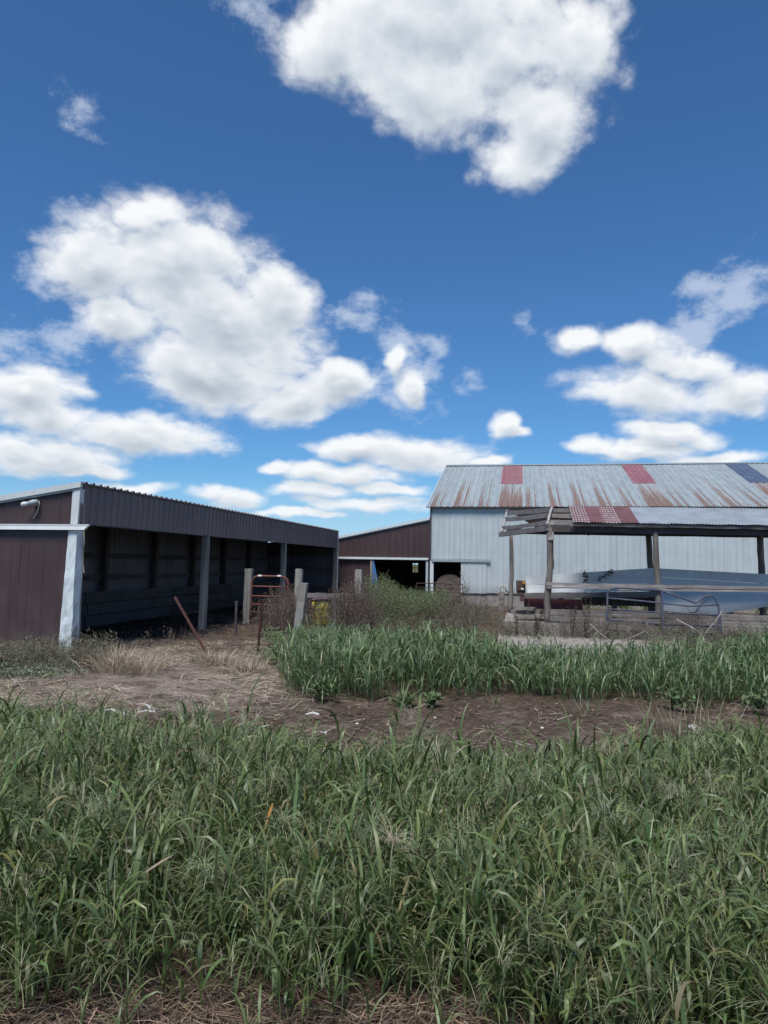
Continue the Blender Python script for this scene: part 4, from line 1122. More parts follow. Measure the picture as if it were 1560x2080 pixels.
def stand(S, x, y, h, cols, p, leaves=5, lw=(0.008, 0.02), ll=(0.16, 0.36), seg=4, pan=0.3, stemw=0.005):
    """a stand of tall grass: stems, arching leaves and hair-fine seed panicles"""
    n = len(x)
    base = np.stack([x, y, gz(x, y)], -1)
    az = U_(0, 6.283, n); th = U_(1.2, 1.57, n); be = U_(0.0, 0.4, n)
    sc_ = pal(n, cols, p)
    V, Fq, C, ctr = ribbons(base, az, h, np.full(n, stemw) * U_(0.7, 1.4, n), th, be, sc_ * 0.95, 4, U_(0, 3, n), 0.4, 'stem')
    S.add(V, Fq, C)
    for j in range(leaves):
        t = np.clip((j + U_(0.1, 1.0, n)) / leaves * 0.95 + 0.02, 0, 1)
        fi = t * 4; i0 = np.minimum(fi.astype(int), 3); f = (fi - i0)[:, None]
        P = ctr[np.arange(n), i0] * (1 - f) + ctr[np.arange(n), i0 + 1] * f
        L = U_(ll[0], ll[1], n) * (0.75 + 0.5 * rng.random(n))
        aj = az + j * 2.4 + U_(-0.8, 0.8, n)
        V, Fq, C, _ = ribbons(P, aj, L, U_(lw[0], lw[1], n), U_(1.0, 1.54, n), np.abs(rng.normal(2.0, 0.85, n)), pal(n, cols, p), seg, rng.normal(0, 0.5, n), bexp=2.2)
        S.add(V, Fq, C)
    m_ = rng.random(n) < pan
    k = int(m_.sum())
    if k:
        tip = ctr[m_, 4]; pa = az[m_]
        for j in range(16):
            tt = U_(-0.10, 0.02, k)
            P = tip + np.stack([0 * tt, 0 * tt, tt], -1)
            V, Fq, C, _ = ribbons(P, U_(0, 6.283, k), U_(0.07, 0.19, k), np.full(k, 0.0028), U_(0.2, 1.4, k), U_(0.2, 1.6, k),
                                  pal(k, [(0.25, 0.27, 0.15), (0.32, 0.31, 0.19), (0.20, 0.23, 0.13)]), 3, None, 0.8, 'stem')
            S.add(V, Fq, C)

def scatter(n, x0, x1, y0, y1, keep):
    x = U_(x0, x1, n); y = U_(y0, y1, n)
    k = keep(x, y) > rng.random(n)
    return x[k], y[k]
sm = lambda v_, a, b_: np.clip((v_ - a) / (b_ - a), 0, 1)

# foreground grass: from the mown strip at the photographer's feet to the bare band of soil
def front_edge(x): return 3.02 - 0.42 * sm(x, 0.1, 0.6) + 0.07 * np.sin(x * 2.1 + 0.6) + 0.08 * np.sin(x * 5.3) - 0.06 * sm(x, -0.4, 0.6) * (1 - sm(x, 0.2, 1.0))
def back_edge(x): return 5.85 + 0.16 * np.sin(x * 1.9 + 2) + 0.12 * np.sin(x * 4.7) + 1.15 * sm(x, -1.0, -2.4) + 0.40 * sm(x, 1.2, 3.0) - 0.25 * np.exp(-((x - 0.0) / 0.8) ** 2)
def keep_front(x, y):
    d1 = y - front_edge(x); d2 = back_edge(x) - y
    k = sm(d1, -0.12, 0.25) * sm(d2, -0.25, 0.5)
    return k * np.clip(0.85 + 0.25 * patchy(x, y, 1.4, 3), 0.5, 1) * (np.abs(x) < 0.62 * y + 0.8)
S = Strips()
x, y = scatter(30000, -5.4, 5.4, 2.5, 8.0, keep_front)
hh = (0.40 + 0.10 * patchy(x, y, 1.1, 5)) * U_(0.6, 1.25, len(x)) * (0.42 + 0.58 * sm(back_edge(x) - y, -0.1, 1.3)) * (0.8 + 0.2 * sm(y - front_edge(x), -0.1, 0.5))
stand(S, x, y, hh, GREENS, GP, 6, (0.007, 0.021), (0.14, 0.34), 5, 0.4)
# coarse young plants with broad leaves
x, y = scatter(650, -5.0, 5.0, 3.0, 7.4, keep_front)
stand(S, x, y, U_(0.32, 0.58, len(x)), GREENS, GP, 6, (0.012, 0.025), (0.22, 0.40), 6, 0.1, 0.008)
# straggling tufts over the mown edge
x, y = scatter(260, -1.9, 2.2, 2.7, 3.25, lambda x, y: 0.35 + 0.4 * sm(x, 0.5, 1.5))
stand(S, x, y, U_(0.08, 0.26, len(x)), GREENS, GP, 5, (0.005, 0.012), (0.08, 0.2), 4, 0.5)
# drooping seed panicles of a finer grass that stand out pale above the leaves
x, y = scatter(230, -4.6, 4.6, 3.0, 7.2, lambda x, y: keep_front(x, y))
k = len(x)
top = np.stack([x, y, gz(x, y)], -1)
V, Fq, C, ctr = ribbons(top, U_(0, 6.283, k), U_(0.38, 0.58, k), np.full(k, 0.004), U_(1.3, 1.57, k), U_(0.0, 0.7, k), pal(k, [(0.2, 0.22, 0.11)]), 4, U_(0, 3, k), 0.5, 'stem')
S.add(V, Fq, C)
shade_ = pal(k, [(0.34, 0.34, 0.21), (0.28, 0.30, 0.17), (0.40, 0.37, 0.27), (0.24, 0.27, 0.15)], None, 0.15)
for j in range(44):
    f_ = U_(0, 1, k)[:, None]
    P = ctr[:, 3] * f_ * 0.7 + ctr[:, 4] * (1 - f_ * 0.7)
    V, Fq, C, _ = ribbons(P, U_(0, 6.283, k), U_(0.08, 0.20, k), np.full(k, 0.0026), U_(0.4, 1.4, k), U_(1.0, 2.6, k), shade_, 4, None, 0.8, 'stem', 1.2)
    S.add(V, Fq, C)
o = S.build('tall_grass', M['grass'])
tag(o, kind='stuff')
print('front grass verts', S.n)

# second stand of grass, deeper green, between the bare soil and the concrete slab
def edge2(x): return 9.48 + 0.14 * np.sin(x * 1.7) + 0.1 * np.sin(x * 4.1 + 1) + 0.1 * np.sin(x * 9.0) - 0.28 * sm(x, 3.0, 5.5)
def top2(x): return 12.6 + 0.3 * np.sin(x * 1.1) + 0.6 * np.sin(0.7 * x + 2) + 0.9 * sm(x, 1.0, -0.6)
def keep2(x, y):
    return sm(y - edge2(x), -0.08, 0.12) * sm(top2(x) - y, 0, 0.6) * sm(x + 0.14 * (y - 9.3) * 0.6, -1.38, -0.95) * (x < 0.62 * y + 1.0) * np.clip(0.72 + 0.35 * patchy(x, y, 1.3, 77), 0.2, 1)
S = Strips()
x, y = scatter(13500, -1.8, 9.0, 9.0, 14.4, keep2)
hh = (0.46 + 0.10 * patchy(x, y, 1.0, 9)) * U_(0.6, 1.3, len(x)) * (0.8 + 0.2 * sm(y - edge2(x), 0, 0.4)) * (1 - 0.26 * sm(x, 1.6, 2.3) + 0.14 * sm(x, 3.0, 4.2))
stand(S, x, y, hh, DEEP, GP, 5, (0.009, 0.022), (0.2, 0.42), 5, 0.15, 0.007)
# stray shoots creeping out over the soil in front of the stand
x, y = scatter(420, -1.6, 6.5, 8.6, 9.7, lambda x, y: np.exp(-np.maximum(edge2(x) - y, 0) / 0.28) * np.clip(0.5 + 0.6 * patchy(x, y, 2.2, 19), 0, 1))
stand(S, x, y, U_(0.06, 0.3, len(x)), DEEP, GP, 5, (0.006, 0.015), (0.08, 0.26), 4, 0.2)
o = S.build('green_grass', M['grass'])
tag(o, kind='stuff')
print('second grass verts', S.n)

# straw and dead stems lying flat
def litter(name, n, x0, x1, y0, y1, keep, ll, lw, cols, lift=0.02):
    S = Strips()
    x, y = scatter(n, x0, x1, y0, y1, keep)
    k = len(x)
    P = np.stack([x, y, gz(x, y) + U_(0.002, lift, k)], -1)
    V, Fq, C, _ = ribbons(P, U_(0, 6.283, k), U_(*ll, k), U_(*lw, k), U_(-0.08, 0.28, k), U_(-0.2, 0.5, k), pal(k, cols, None, 0.3), 2, U_(-0.6, 0.6, k), 0.5, 'stem')
    S.add(V, Fq, C)
    o = S.build(name, M['dead'])
    return tag(o, kind='stuff')
STRAW = [(0.42, 0.34, 0.285), (0.30, 0.24, 0.205), (0.54, 0.45, 0.375), (0.17, 0.135, 0.12), (0.36, 0.31, 0.22)]
BROWN = [(0.21, 0.145, 0.11), (0.14, 0.10, 0.082), (0.30, 0.22, 0.165), (0.085, 0.062, 0.054)]
litter('mown_straw', 26000, -2.4, 2.4, 2.5, 3.7, lambda x, y: 0.9 - 0.5 * sm(y, 3.2, 3.7), (0.03, 0.16), (0.002, 0.006), BROWN, 0.025)
litter('trampled_straw', 46000, -8.5, 1.0, 7.6, 15.5, lambda x, y: (np.abs(x) < 0.6 * y + 0.5) * np.clip(0.6 + 0.5 * patchy(x, y, 1.1, 21), 0, 1) * sm(x + 0.45 * patchy(x, y, 0.9, 2), 0.0, -1.6) * sm(y, 7.7, 9.0), (0.07, 0.34), (0.003, 0.009), STRAW, 0.06)
litter('soil_chaff', 11000, -3.0, 8.0, 6.0, 9.6, lambda x, y: np.clip(0.35 + 0.5 * patchy(x, y, 1.8, 8), 0.04, 1), (0.03, 0.2), (0.003, 0.009), STRAW + BROWN, 0.025)
litter('yard_litter', 9000, -9.0, 8.0, 14.0, 24.0, lambda x, y: np.clip(0.45 + 0.5 * patchy(x, y, 0.8, 14), 0, 1), (0.08, 0.4), (0.005, 0.012), STRAW + BROWN, 0.05)

# clods of dry soil
V, Q = [], []
cx, cy = scatter(2600, -4.0, 7.5, 6.2, 10.2, lambda x, y: np.clip(0.4 + 0.6 * patchy(x, y, 1.6, 33), 0.02, 1))
cr = np.abs(rng.normal(0, 0.012, len(cx))) + 0.004
oc = np.array([(1, 0, 0), (0, 1, 0), (-1, 0, 0), (0, -1, 0), (0, 0, 1), (0, 0, -1)], float)
VV = np.stack([cx, cy, gz(cx, cy) + cr * 0.3], -1)[:, None] + (oc[None] + rng.normal(0, 0.25, (len(cx), 6, 3))) * cr[:, None, None] * np.array([1.2, 1.2, 0.8])
of = np.array([(0, 1, 4), (1, 2, 4), (2, 3, 4), (3, 0, 4), (1, 0, 5), (2, 1, 5), (3, 2, 5), (0, 3, 5)])
FF = (np.arange(len(cx)) * 6)[:, None, None] + of[None]
me = bpy.data.meshes.new('soil_clods'); me.from_pydata(VV.reshape(-1, 3).tolist(), [], FF.reshape(-1, 3).tolist()); me.materials.append(bpy.data.materials['soil'])
o = bpy.data.objects.new('soil_clods', me); col.objects.link(o); tag(o, kind='stuff')

# upright weeds: stem, side branches, small leaves
def weeds(S, x, y, h, stemc, leafc, nb=7, nl=5, br=(0.10, 0.30), lf=(0.02, 0.06), lw=(0.006, 0.014), up=(0.6, 1.2), sw=0.007, lo=0.25, lean=0.18):
    n = len(x)
    base = np.stack([x, y, gz(x, y)], -1)
    az = U_(0, 6.283, n)
    V, Fq, C, ctr = ribbons(base, az, h, np.full(n, sw), 1.5708 - np.abs(rng.normal(0, lean, n)), U_(0, 0.25, n), pal(n, stemc), 4, U_(0, 3, n), 0.4, 'stem')
    S.add(V, Fq, C)
    for j in range(nb):
        t = lo + (1 - lo) * (j + U_(0, 1, n)) / nb * 0.98
        fi = t * 4; i0 = np.minimum(fi.astype(int), 3); f = (fi - i0)[:, None]
        P = ctr[np.arange(n), i0] * (1 - f) + ctr[np.arange(n), i0 + 1] * f
        L = U_(*br, n) * (1.25 - 0.6 * t)
        V, Fq, C, c2 = ribbons(P, U_(0, 6.283, n), L, np.full(n, sw * 0.45), U_(*up, n), U_(-0.2, 0.6, n), pal(n, stemc), 3, U_(0, 3, n), 0.4, 'stem')
        S.add(V, Fq, C)
        for q in range(nl):
            s = U_(0.15, 1.0, n) * 3; i0 = np.minimum(s.astype(int), 2); f = (s - i0)[:, None]
            P2 = c2[np.arange(n), i0] * (1 - f) + c2[np.arange(n), i0 + 1] * f
            V, Fq, C, _ = ribbons(P2, U_(0, 6.283, n), U_(*lf, n), U_(*lw, n), U_(-0.5, 1.3, n), U_(-0.2, 1.0, n), pal(n, leafc), 2, U_(-1, 1, n))
            S.add(V, Fq, C)
DSTEM = [(0.13, 0.098, 0.088), (0.095, 0.072, 0.070), (0.18, 0.145, 0.125)]
DLEAF = [(0.14, 0.105, 0.094), (0.105, 0.08, 0.076), (0.20, 0.16, 0.135), (0.08, 0.06, 0.06)]
GSTEM = [(0.12, 0.14, 0.075), (0.14, 0.15, 0.09)]
GLEAF = [(0.13, 0.18, 0.085), (0.165, 0.21, 0.105), (0.11, 0.15, 0.085), (0.19, 0.21, 0.13)]
GREY = [(0.18, 0.20, 0.145), (0.22, 0.23, 0.17), (0.14, 0.16, 0.115), (0.26, 0.245, 0.20)]

# tall dead weeds between the red gate and the leaning post and along to the brown lean-to
S = Strips()
x, y = scatter(1800, -3.0, 0.3, 16.4, 21.5, lambda x, y: sm(x + 0.35, 0.35, -0.3) * (0.35 + 0.65 * sm(y, 17.0, 17.6)) * np.where((x > -2.15) & (x < -1.2) & (y < 20.2), 0.22, 1.0))
hh = U_(0.55, 1.0, len(x)) * (1.08 + 0.22 * patchy(x, y, 1.5, 31))
hh = np.where((x > -2.2) & (x < -1.25), np.minimum(hh, 0.66), hh)
weeds(S, x, y, hh, DSTEM, DLEAF, 8, 5, (0.08, 0.22), (0.02, 0.06), (0.006, 0.016), (0.9, 1.45))
x, y = scatter(30, -1.0, -0.35, 17.5, 20.0, lambda x, y: 1.0 + 0 * x)
weeds(S, x, y, U_(1.0, 1.45, len(x)), DSTEM, DLEAF, 10, 8, (0.08, 0.22), (0.02, 0.06), (0.006, 0.016), (0.9, 1.45))
x, y = scatter(420, -0.5, 3.2, 18.5, 25.5, lambda x, y: np.clip(0.5 + 0.6 * patchy(x, y, 1.4, 91), 0.05, 1) * sm(0.15 * y - x, -0.2, 0.4))
weeds(S, x, y, U_(0.4, 0.95, len(x)), DSTEM, DLEAF, 8, 5, (0.08, 0.24), (0.02, 0.06), (0.007, 0.016), (0.8, 1.4))
o = S.build('dead_weeds', M['dead']); tag(o, kind='stuff')
# feathery green weeds in front of the lean-to doorway
S = Strips()
x, y = scatter(1300, -1.0, 2.7, 20.5, 29.5, lambda x, y: sm(x - (-0.75 + 0.03 * (y - 20)), 0, 0.3) * sm(2.0 - x + 0.1 * (y - 22), -0.1, 0.6))
c_ = np.exp(-((x - (-0.35 + 0.05 * (y - 22))) / 0.55) ** 2)
weeds(S, x, y, U_(0.5, 0.85, len(x)) * (0.85 + 0.8 * c_), GSTEM, GLEAF, 9, 6, (0.12, 0.30), (0.04, 0.09), (0.008, 0.016), (0.7, 1.35))
x, y = scatter(800, -0.6, 4.2, 17.0, 24.5, lambda x, y: sm(x - (-0.4), 0, 0.5) * np.clip(0.5 + 0.6 * patchy(x, y, 1.3, 4), 0.1, 1) * sm(3.4 - x, -0.5, 0.5))
weeds(S, x, y, U_(0.2, 0.5, len(x)) * (0.55 + 0.45 * sm(y, 17.5, 21.0)) * (1 - 0.35 * sm(x, 0.8, 2.0)), GSTEM + DSTEM, GREY + GLEAF, 7, 6, (0.10, 0.28), (0.02, 0.06), (0.006, 0.014), (0.4, 1.3))
x, y = scatter(700, 1.0, 4.6, 17.6, 29.0, lambda x, y: sm(x - 0.055 * y - 0.25, 0, 0.5) * sm(0.155 * y - x + 0.15, 0, 0.4) * np.clip(0.55 + 0.55 * patchy(x, y, 1.2, 61), 0.08, 1))
weeds(S, x, y, U_(0.22, 0.62, len(x)) * (0.7 + 0.3 * sm(y, 18, 23)), DSTEM + GSTEM, GREY + DLEAF + [(0.27, 0.23, 0.17)], 7, 6, (0.08, 0.26), (0.02, 0.07), (0.007, 0.016), (0.4, 1.35))
o = S.build('green_weeds', M['weed']); tag(o, kind='stuff')
# low green growth along the barn foundation, seen under the trough
S = Strips()
x, y = scatter(360, 5.5, 15.0, 24.5, 29.0, lambda x, y: np.clip(0.55 + 0.6 * patchy(x, y, 1.0, 6), 0.1, 1))
weeds(S, x, y, U_(0.4, 0.95, len(x)), GSTEM, [(0.12, 0.17, 0.06), (0.09, 0.13, 0.05), (0.16, 0.19, 0.08)], 8, 8, (0.1, 0.3), (0.05, 0.12), (0.025, 0.06), (0.4, 1.3))
o = S.build('foundation_weeds', M['weed']); tag(o, kind='stuff')
# dry grasses and weeds along the concrete wall and under the blue gate
S = Strips()
NWL = 900
wu = U_(-0.6, 8.5, NWL); wv = PV - 0.2 - np.abs(rng.normal(0, 0.4, NWL))
x, y = wu * CP + wv * SP, -wu * SP + wv * CP
weeds(S, x, y, U_(0.15, 0.58, NWL), [(0.22, 0.18, 0.14), (0.13, 0.10, 0.085), (0.17, 0.16, 0.10)], GREY + DLEAF + [(0.24, 0.20, 0.15)], 5, 4, (0.06, 0.2), (0.02, 0.06), (0.006, 0.014), (0.5, 1.4), 0.006)
wu = U_(0.0, 8.5, 170); w2 = PV - 0.3 - np.abs(rng.normal(0, 0.25, 170))
x, y = wu * CP + w2 * SP, -wu * SP + w2 * CP
weeds(S, x, y, U_(0.4, 0.9, 170), DSTEM + [(0.2, 0.16, 0.13)], DLEAF + [(0.22, 0.18, 0.14)], 8, 5, (0.06, 0.2), (0.02, 0.05), (0.005, 0.012), (0.7, 1.4), 0.006)
wu = U_(2.6, 9.0, 900); wv = 17.2 - np.abs(rng.normal(0, 1.1, 900))
x, y = wu * CP + wv * SP, -wu * SP + wv * CP
weeds(S, x, y, U_(0.12, 0.42, 900), GSTEM + [(0.2, 0.17, 0.13)], GREY + [(0.2, 0.18, 0.13)], 5, 4, (0.06, 0.2), (0.02, 0.06), (0.004, 0.010), (0.5, 1.4), 0.004)
o = S.build('dry_weeds', M['dead']); tag(o, kind='stuff')
# grey-brown and green growth along the foot of the shed gable, and at the mouth of the shed
S = Strips()
x, y = scatter(900, -8.4, -4.3, 11.4, 13.2, lambda x, y: sm(y - (11.9 - 0.17 * (x + 8)) , -0.9, 0.0) * sm(13.05 - y - 0.13 * (x + 5.4), -0.05, 0.3))
weeds(S, x, y, U_(0.14, 0.42, len(x)) * (0.75 + 0.5 * sm(x, -6.4, -5.2)), [(0.13, 0.11, 0.085), (0.10, 0.085, 0.07)], [(0.15, 0.155, 0.105), (0.20, 0.19, 0.14), (0.115, 0.115, 0.085), (0.26, 0.23, 0.18)], 7, 5, (0.06, 0.2), (0.02, 0.06), (0.005, 0.012), (0.3, 1.3), 0.005)
x, y = scatter(420, -7.6, -3.2, 9.6, 11.9, lambda x, y: sm(-4.3 - x + 0.25 * patchy(x, y, 1.2, 41), -0.1, 0.5) * sm(y, 9.6, 10.4))
weeds(S, x, y, U_(0.06, 0.16, len(x)), GSTEM, [(0.15, 0.185, 0.13), (0.20, 0.225, 0.17), (0.12, 0.15, 0.10)], 6, 5, (0.05, 0.16), (0.02, 0.05), (0.010, 0.022), (0.1, 1.0), 0.004)
x, y = scatter(330, -5.2, -2.0, 12.6, 19.5, lambda x, y: np.clip(0.4 + 0.5 * patchy(x, y, 1.1, 51), 0.05, 1))
weeds(S, x, y, U_(0.08, 0.3, len(x)), DSTEM + [(0.18, 0.14, 0.11)], DLEAF + [(0.22, 0.17, 0.13), (0.18, 0.15, 0.09)], 5, 3, (0.06, 0.18), (0.02, 0.05), (0.004, 0.009), (0.5, 1.3), 0.005)
o = S.build('shed_weeds', M['dead']); tag(o, kind='stuff')

# -- single plants one can point at
def tuft(name, x, y, label, cat, n, h, cols, group=None, w=(0.004, 0.009), spread=0.12, bend=(0.5, 1.6), m='dead', seedheads=0):
    S = Strips()
    px, py = rng.normal(x, spread, n), rng.normal(y, spread, n)
    P = np.stack([px, py, gz(px, py)], -1)
    V, Fq, C, c = ribbons(P, np.arctan2(py - y, px - x) + rng.normal(0, 0.7, n), U_(h * 0.55, h * 1.15, n), U_(*w, n), U_(0.8, 1.5, n), U_(*bend, n), pal(n, cols), 5, U_(-0.6, 0.6, n))
    S.add(V, Fq, C)
    o = S.build(name, M[m], (x, y, 0))
    return tag(o, label, cat, group)
DRY = [(0.40, 0.325, 0.25), (0.31, 0.25, 0.195), (0.48, 0.39, 0.305), (0.22, 0.175, 0.14)]
for x, y, h, lab in ((-4.05, 11.3, 0.42, 'tan dry grass tuft nearest the white shed corner'), (-3.60, 11.2, 0.36, 'tan dry grass tuft spreading over the straw beside the corner tuft'),
                     (-4.35, 12.0, 0.34, 'thin tan dry grass tuft against the foot of the shed corner'), (-2.75, 12.2, 0.30, 'reddish dry grass tuft left of the leaning rusty post'), (-2.1, 11.6, 0.26, 'low dry grass tuft on straw below the upright rusty post'),
                     (-1.55, 12.5, 0.28, 'grey dry grass tuft right of the upright rusty post')):
    tuft('dry_grass', x, y, lab, 'grass tuft', 260, h * 1.25, DRY, 'dry grass tufts by the open shed', spread=0.17)
tuft('grass_clump', -1.98, 7.95, 'small dark green grass clump alone on straw by the white strips', 'grass clump', 90, 0.30, DEEP, None, (0.006, 0.012), 0.12, (0.4, 1.5), 'grass')
tuft('grass_clump', 0.25, 9.0, 'spiky green grass clump on bare soil before the tall green stand', 'grass clump', 40, 0.38, DEEP, None, (0.010, 0.02), 0.05, (0.2, 1.0), 'grass')
tuft('grass_clump', 2.3, 8.45, 'pale seedy grass clump at the soil edge in the middle right', 'grass clump', 60, 0.30, [(0.2, 0.2, 0.13), (0.14, 0.16, 0.09)], None, (0.003, 0.007), 0.12, (0.1, 0.9), 'grass')
tuft('grass_clump', 3.15, 7.75, 'tall straw coloured grass clump over the soil at the far right', 'grass clump', 110, 0.5, [(0.25, 0.22, 0.15), (0.19, 0.18, 0.11)], None, (0.003, 0.007), 0.2, (0.1, 0.9), 'grass')

def bushy(name, x, y, h, n, label, cat, stemc, leafc, m='weed', group=None, spread=0.15, **kw):
    S = Strips()
    weeds(S, rng.normal(x, spread, n), rng.normal(y, spread, n), U_(h * 0.6, h * 1.05, n), stemc, leafc, **kw)
    o = S.build(name, M[m], (x, y, 0))
    return tag(o, label, cat, group)
LIGHT = [(0.18, 0.25, 0.125), (0.22, 0.28, 0.165), (0.14, 0.20, 0.105)]
for x, y, h, lab in ((-1.95, 14.6, 0.42, 'ferny light green weed behind the upright rusty post'), (-1.75, 12.5, 0.32, 'lower ferny light green weed right of the upright rusty post'), (-1.35, 14.2, 0.40, 'ferny light green weed against the leaning grey post'), (-1.0, 14.0, 0.55, 'tall ferny green weed at the left end of the tall green grass')):
    bushy('ferny_weed', x, y, h, 26, lab, 'weed', GSTEM, LIGHT, group='ferny green weeds by the posts', spread=0.2, nb=8, nl=9, br=(0.10, 0.24), lf=(0.03, 0.08), lw=(0.008, 0.018), up=(0.1, 0.9))
for x, y, h, lab in ((0.30, 9.15, 0.16, 'small leafy green weed on the soil left of the spiky clump'), (0.62, 9.02, 0.22, 'small leafy green weed on the soil right of the spiky clump'), (-0.72, 9.15, 0.30, 'broad leaved green weed at the left front of the tall green stand'), (3.55, 9.0, 0.26, 'broad leaved green weed at the right front of the tall green stand'), (4.4, 8.75, 0.32, 'broad leaved green weed at the far right edge of the soil')):
    bushy('broadleaf_weed', x, y, h * 0.85, 6, lab, 'weed', GSTEM, [(0.125, 0.185, 0.085), (0.10, 0.155, 0.07), (0.15, 0.20, 0.10)], group='broad leaved weeds along the soil edge', spread=0.07, nb=6, nl=4, br=(0.05, 0.14), lf=(0.05, 0.10), lw=(0.03, 0.055), up=(0.0, 0.9), sw=0.006)
# dead dock and thistle stalks
def at_wall(u, v_): w_ = W(u, v_); return w_.x, w_.y
for (u, v_), h, lab in (((1.16, 17.75), 1.12, 'tall dead brown stalk in front of the plank fence, nearer the thick pole'), ((1.47, 17.75), 1.15, 'tall dead brown stalk in front of the plank fence, nearer the blue gate'), ((0.40, 17.5), 0.75, 'shorter dead brown stalk by the end of the concrete wall'), ((-0.1, 17.6), 0.62, 'dead brown stalk at the corner of the concrete wall')):
    x, y = at_wall(u, v_)
    bushy('dead_stalk', x, y, h, 3, lab, 'weed stalk', DSTEM, [(0.075, 0.045, 0.04), (0.10, 0.065, 0.055)], 'dead', 'dead brown weed stalks by the pole shed', 0.03, nb=22, nl=9, br=(0.03, 0.09), lf=(0.015, 0.035), lw=(0.012, 0.022), up=(0.6, 1.4), sw=0.008, lo=0.15, lean=0.05)
for x, y, h, lab in ((2.05, 22.0, 0.85, 'dark dead branching stalk standing over the green weeds'), (1.55, 15.2, 0.5, 'dark dead stalk rising behind the tall green grass'), (1.75, 15.5, 0.42, 'second dark dead stalk behind the tall green grass')):
    bushy('dead_stalk', x, y, h, 2, lab, 'weed stalk', [(0.05, 0.035, 0.035)], [(0.055, 0.036, 0.036), (0.08, 0.055, 0.05)], 'dead', 'dead brown weed stalks by the pole shed', 0.02, nb=12, nl=7, br=(0.08, 0.22), lf=(0.015, 0.035), lw=(0.012, 0.022), up=(0.9, 1.3), sw=0.012, lo=0.3, lean=0.05)
bushy('thin_weed', 3.05, 26.0, 1.35, 4, 'tall thin airy weed before the white barn foundation', 'weed', [(0.12, 0.11, 0.075)], GREY, 'weed', None, 0.07, nb=12, nl=7, br=(0.15, 0.4), lf=(0.03, 0.06), lw=(0.012, 0.024), up=(0.5, 1.2), sw=0.012, lo=0.45)
bushy('white_flower_weed', 3.2, 15.6, 0.34, 7, 'pale white flowering weed by the end of the concrete slab', 'weed', [(0.2, 0.19, 0.16)], [(0.48, 0.47, 0.43), (0.36, 0.35, 0.31), (0.15, 0.16, 0.11)], 'weed', None, 0.12, nb=8, nl=6, br=(0.08, 0.2), lf=(0.02, 0.045), lw=(0.015, 0.03), up=(0.4, 1.2), sw=0.006)
bushy('dead_stalk', -4.85, 11.95, 0.62, 3, 'dead seed stalk against the brown shed door', 'weed stalk', [(0.12, 0.10, 0.085)], [(0.13, 0.105, 0.09)], 'dead', 'dead weeds at the shed corner', 0.05, nb=14, nl=7, br=(0.04, 0.12), lf=(0.015, 0.04), lw=(0.008, 0.016), up=(0.6, 1.3), sw=0.007)
bushy('thin_seed_grass', -3.55, 12.3, 0.72, 9, 'thin pale seeding stems at the mouth of the open shed', 'weed', [(0.24, 0.2, 0.16)], [(0.27, 0.23, 0.18)], 'dead', None, 0.12, nb=5, nl=6, br=(0.03, 0.09), lf=(0.01, 0.025), lw=(0.004, 0.008), up=(0.9, 1.4), sw=0.004, lo=0.7, lean=0.3)
bushy('bush', 4.55, 46.0, 3.6, 60, 'bright green bush seen through the lean-to back window', 'bush', [(0.1, 0.08, 0.05)], [(0.16, 0.22, 0.05), (0.22, 0.27, 0.08), (0.12, 0.17, 0.04)], 'weed', None, 0.9, nb=12, nl=10, br=(0.4, 0.9), lf=(0.1, 0.22), lw=(0.06, 0.12), up=(0.0, 1.2), sw=0.02, lo=0.1)

# dead vines over the trough rim
for (u, lab, pts) in ((1.64, 'dead vine hanging straight down the trough side', [(1.62, 19.68, 1.565), (1.64, 19.68, 1.48), (1.65, 19.7, 1.40), (1.66, 19.72, 1.30)]),
                      (2.2, 'dead vine creeping slantwise over the trough rim', [(2.26, 19.68, 1.60), (2.22, 19.68, 1.53), (2.12, 19.7, 1.47), (2.02, 19.72, 1.40)])):
    o = vine(pts, int(u * 10)).build('dead_vine', wood('dead_vine_' + str(int(u * 10)), (0.025, 0.022, 0.022), (0.06, 0.05, 0.045)), None, pts[0])
    tag(o, lab, 'vine')

# pale fallen branches under the blue gate
def branch(name, pts, r0, label, kids, group='pale fallen branches by the blue gate'):
    P = [Vector((u_, v_, z)) for u_, v_, z in pts]
    mb = MB().tube(P, [r0 * (1 - 0.6 * i / (len(P) - 1)) for i in range(len(P))], 6, jit=0.1)
    for a_, b_ in kids:
        mb.tube([Vector(a_), (Vector(a_) + Vector(b_)) / 2 + Vector((0.02, 0, 0.02)), Vector(b_)], [r0 * 0.5, r0 * 0.4, r0 * 0.15], 5)
    o = mb.build(name, M['pale_branch'], None, pts[0], smooth=True)
    return tag(o, label, 'branch', group)
M['pale_branch'] = wood('pale_branch_wood', (0.26, 0.23, 0.21), (0.46, 0.42, 0.39))
branch('fallen_branch', [(3.28, 17.35, 0.05), (2.95, 17.4, 0.22), (2.70, 17.45, 0.34)][::-1] and [(3.42, 17.45, 0.55), (3.70, 17.35, 0.40), (4.00, 17.3, 0.22)], 0.014, 'pale branch slanting across the bent side of the blue gate', [((3.7, 17.35, 0.40), (3.72, 17.3, 0.25))])
branch('fallen_branch', [(4.38, 17.5, 0.76), (4.22, 17.45, 0.52), (4.02, 17.4, 0.30), (3.9, 17.4, 0.12)], 0.014, 'pale upright branch leaning on the bent end of the blue gate', [((4.1, 17.42, 0.40), (4.0, 17.4, 0.55)), ((4.22, 17.45, 0.52), (4.10, 17.4, 0.62))])
branch('fallen_branch', [(1.55, 17.3, 0.40), (1.7, 17.2, 0.25), (1.95, 17.1, 0.06), (2.05, 17.1, 0.02)], 0.016, 'pale forked branch lying left of the blue gate', [((1.7, 17.2, 0.25), (1.5, 17.1, 0.08)), ((1.8, 17.15, 0.17), (1.95, 17.1, 0.30)), ((1.62, 17.25, 0.33), (1.45, 17.2, 0.22))])
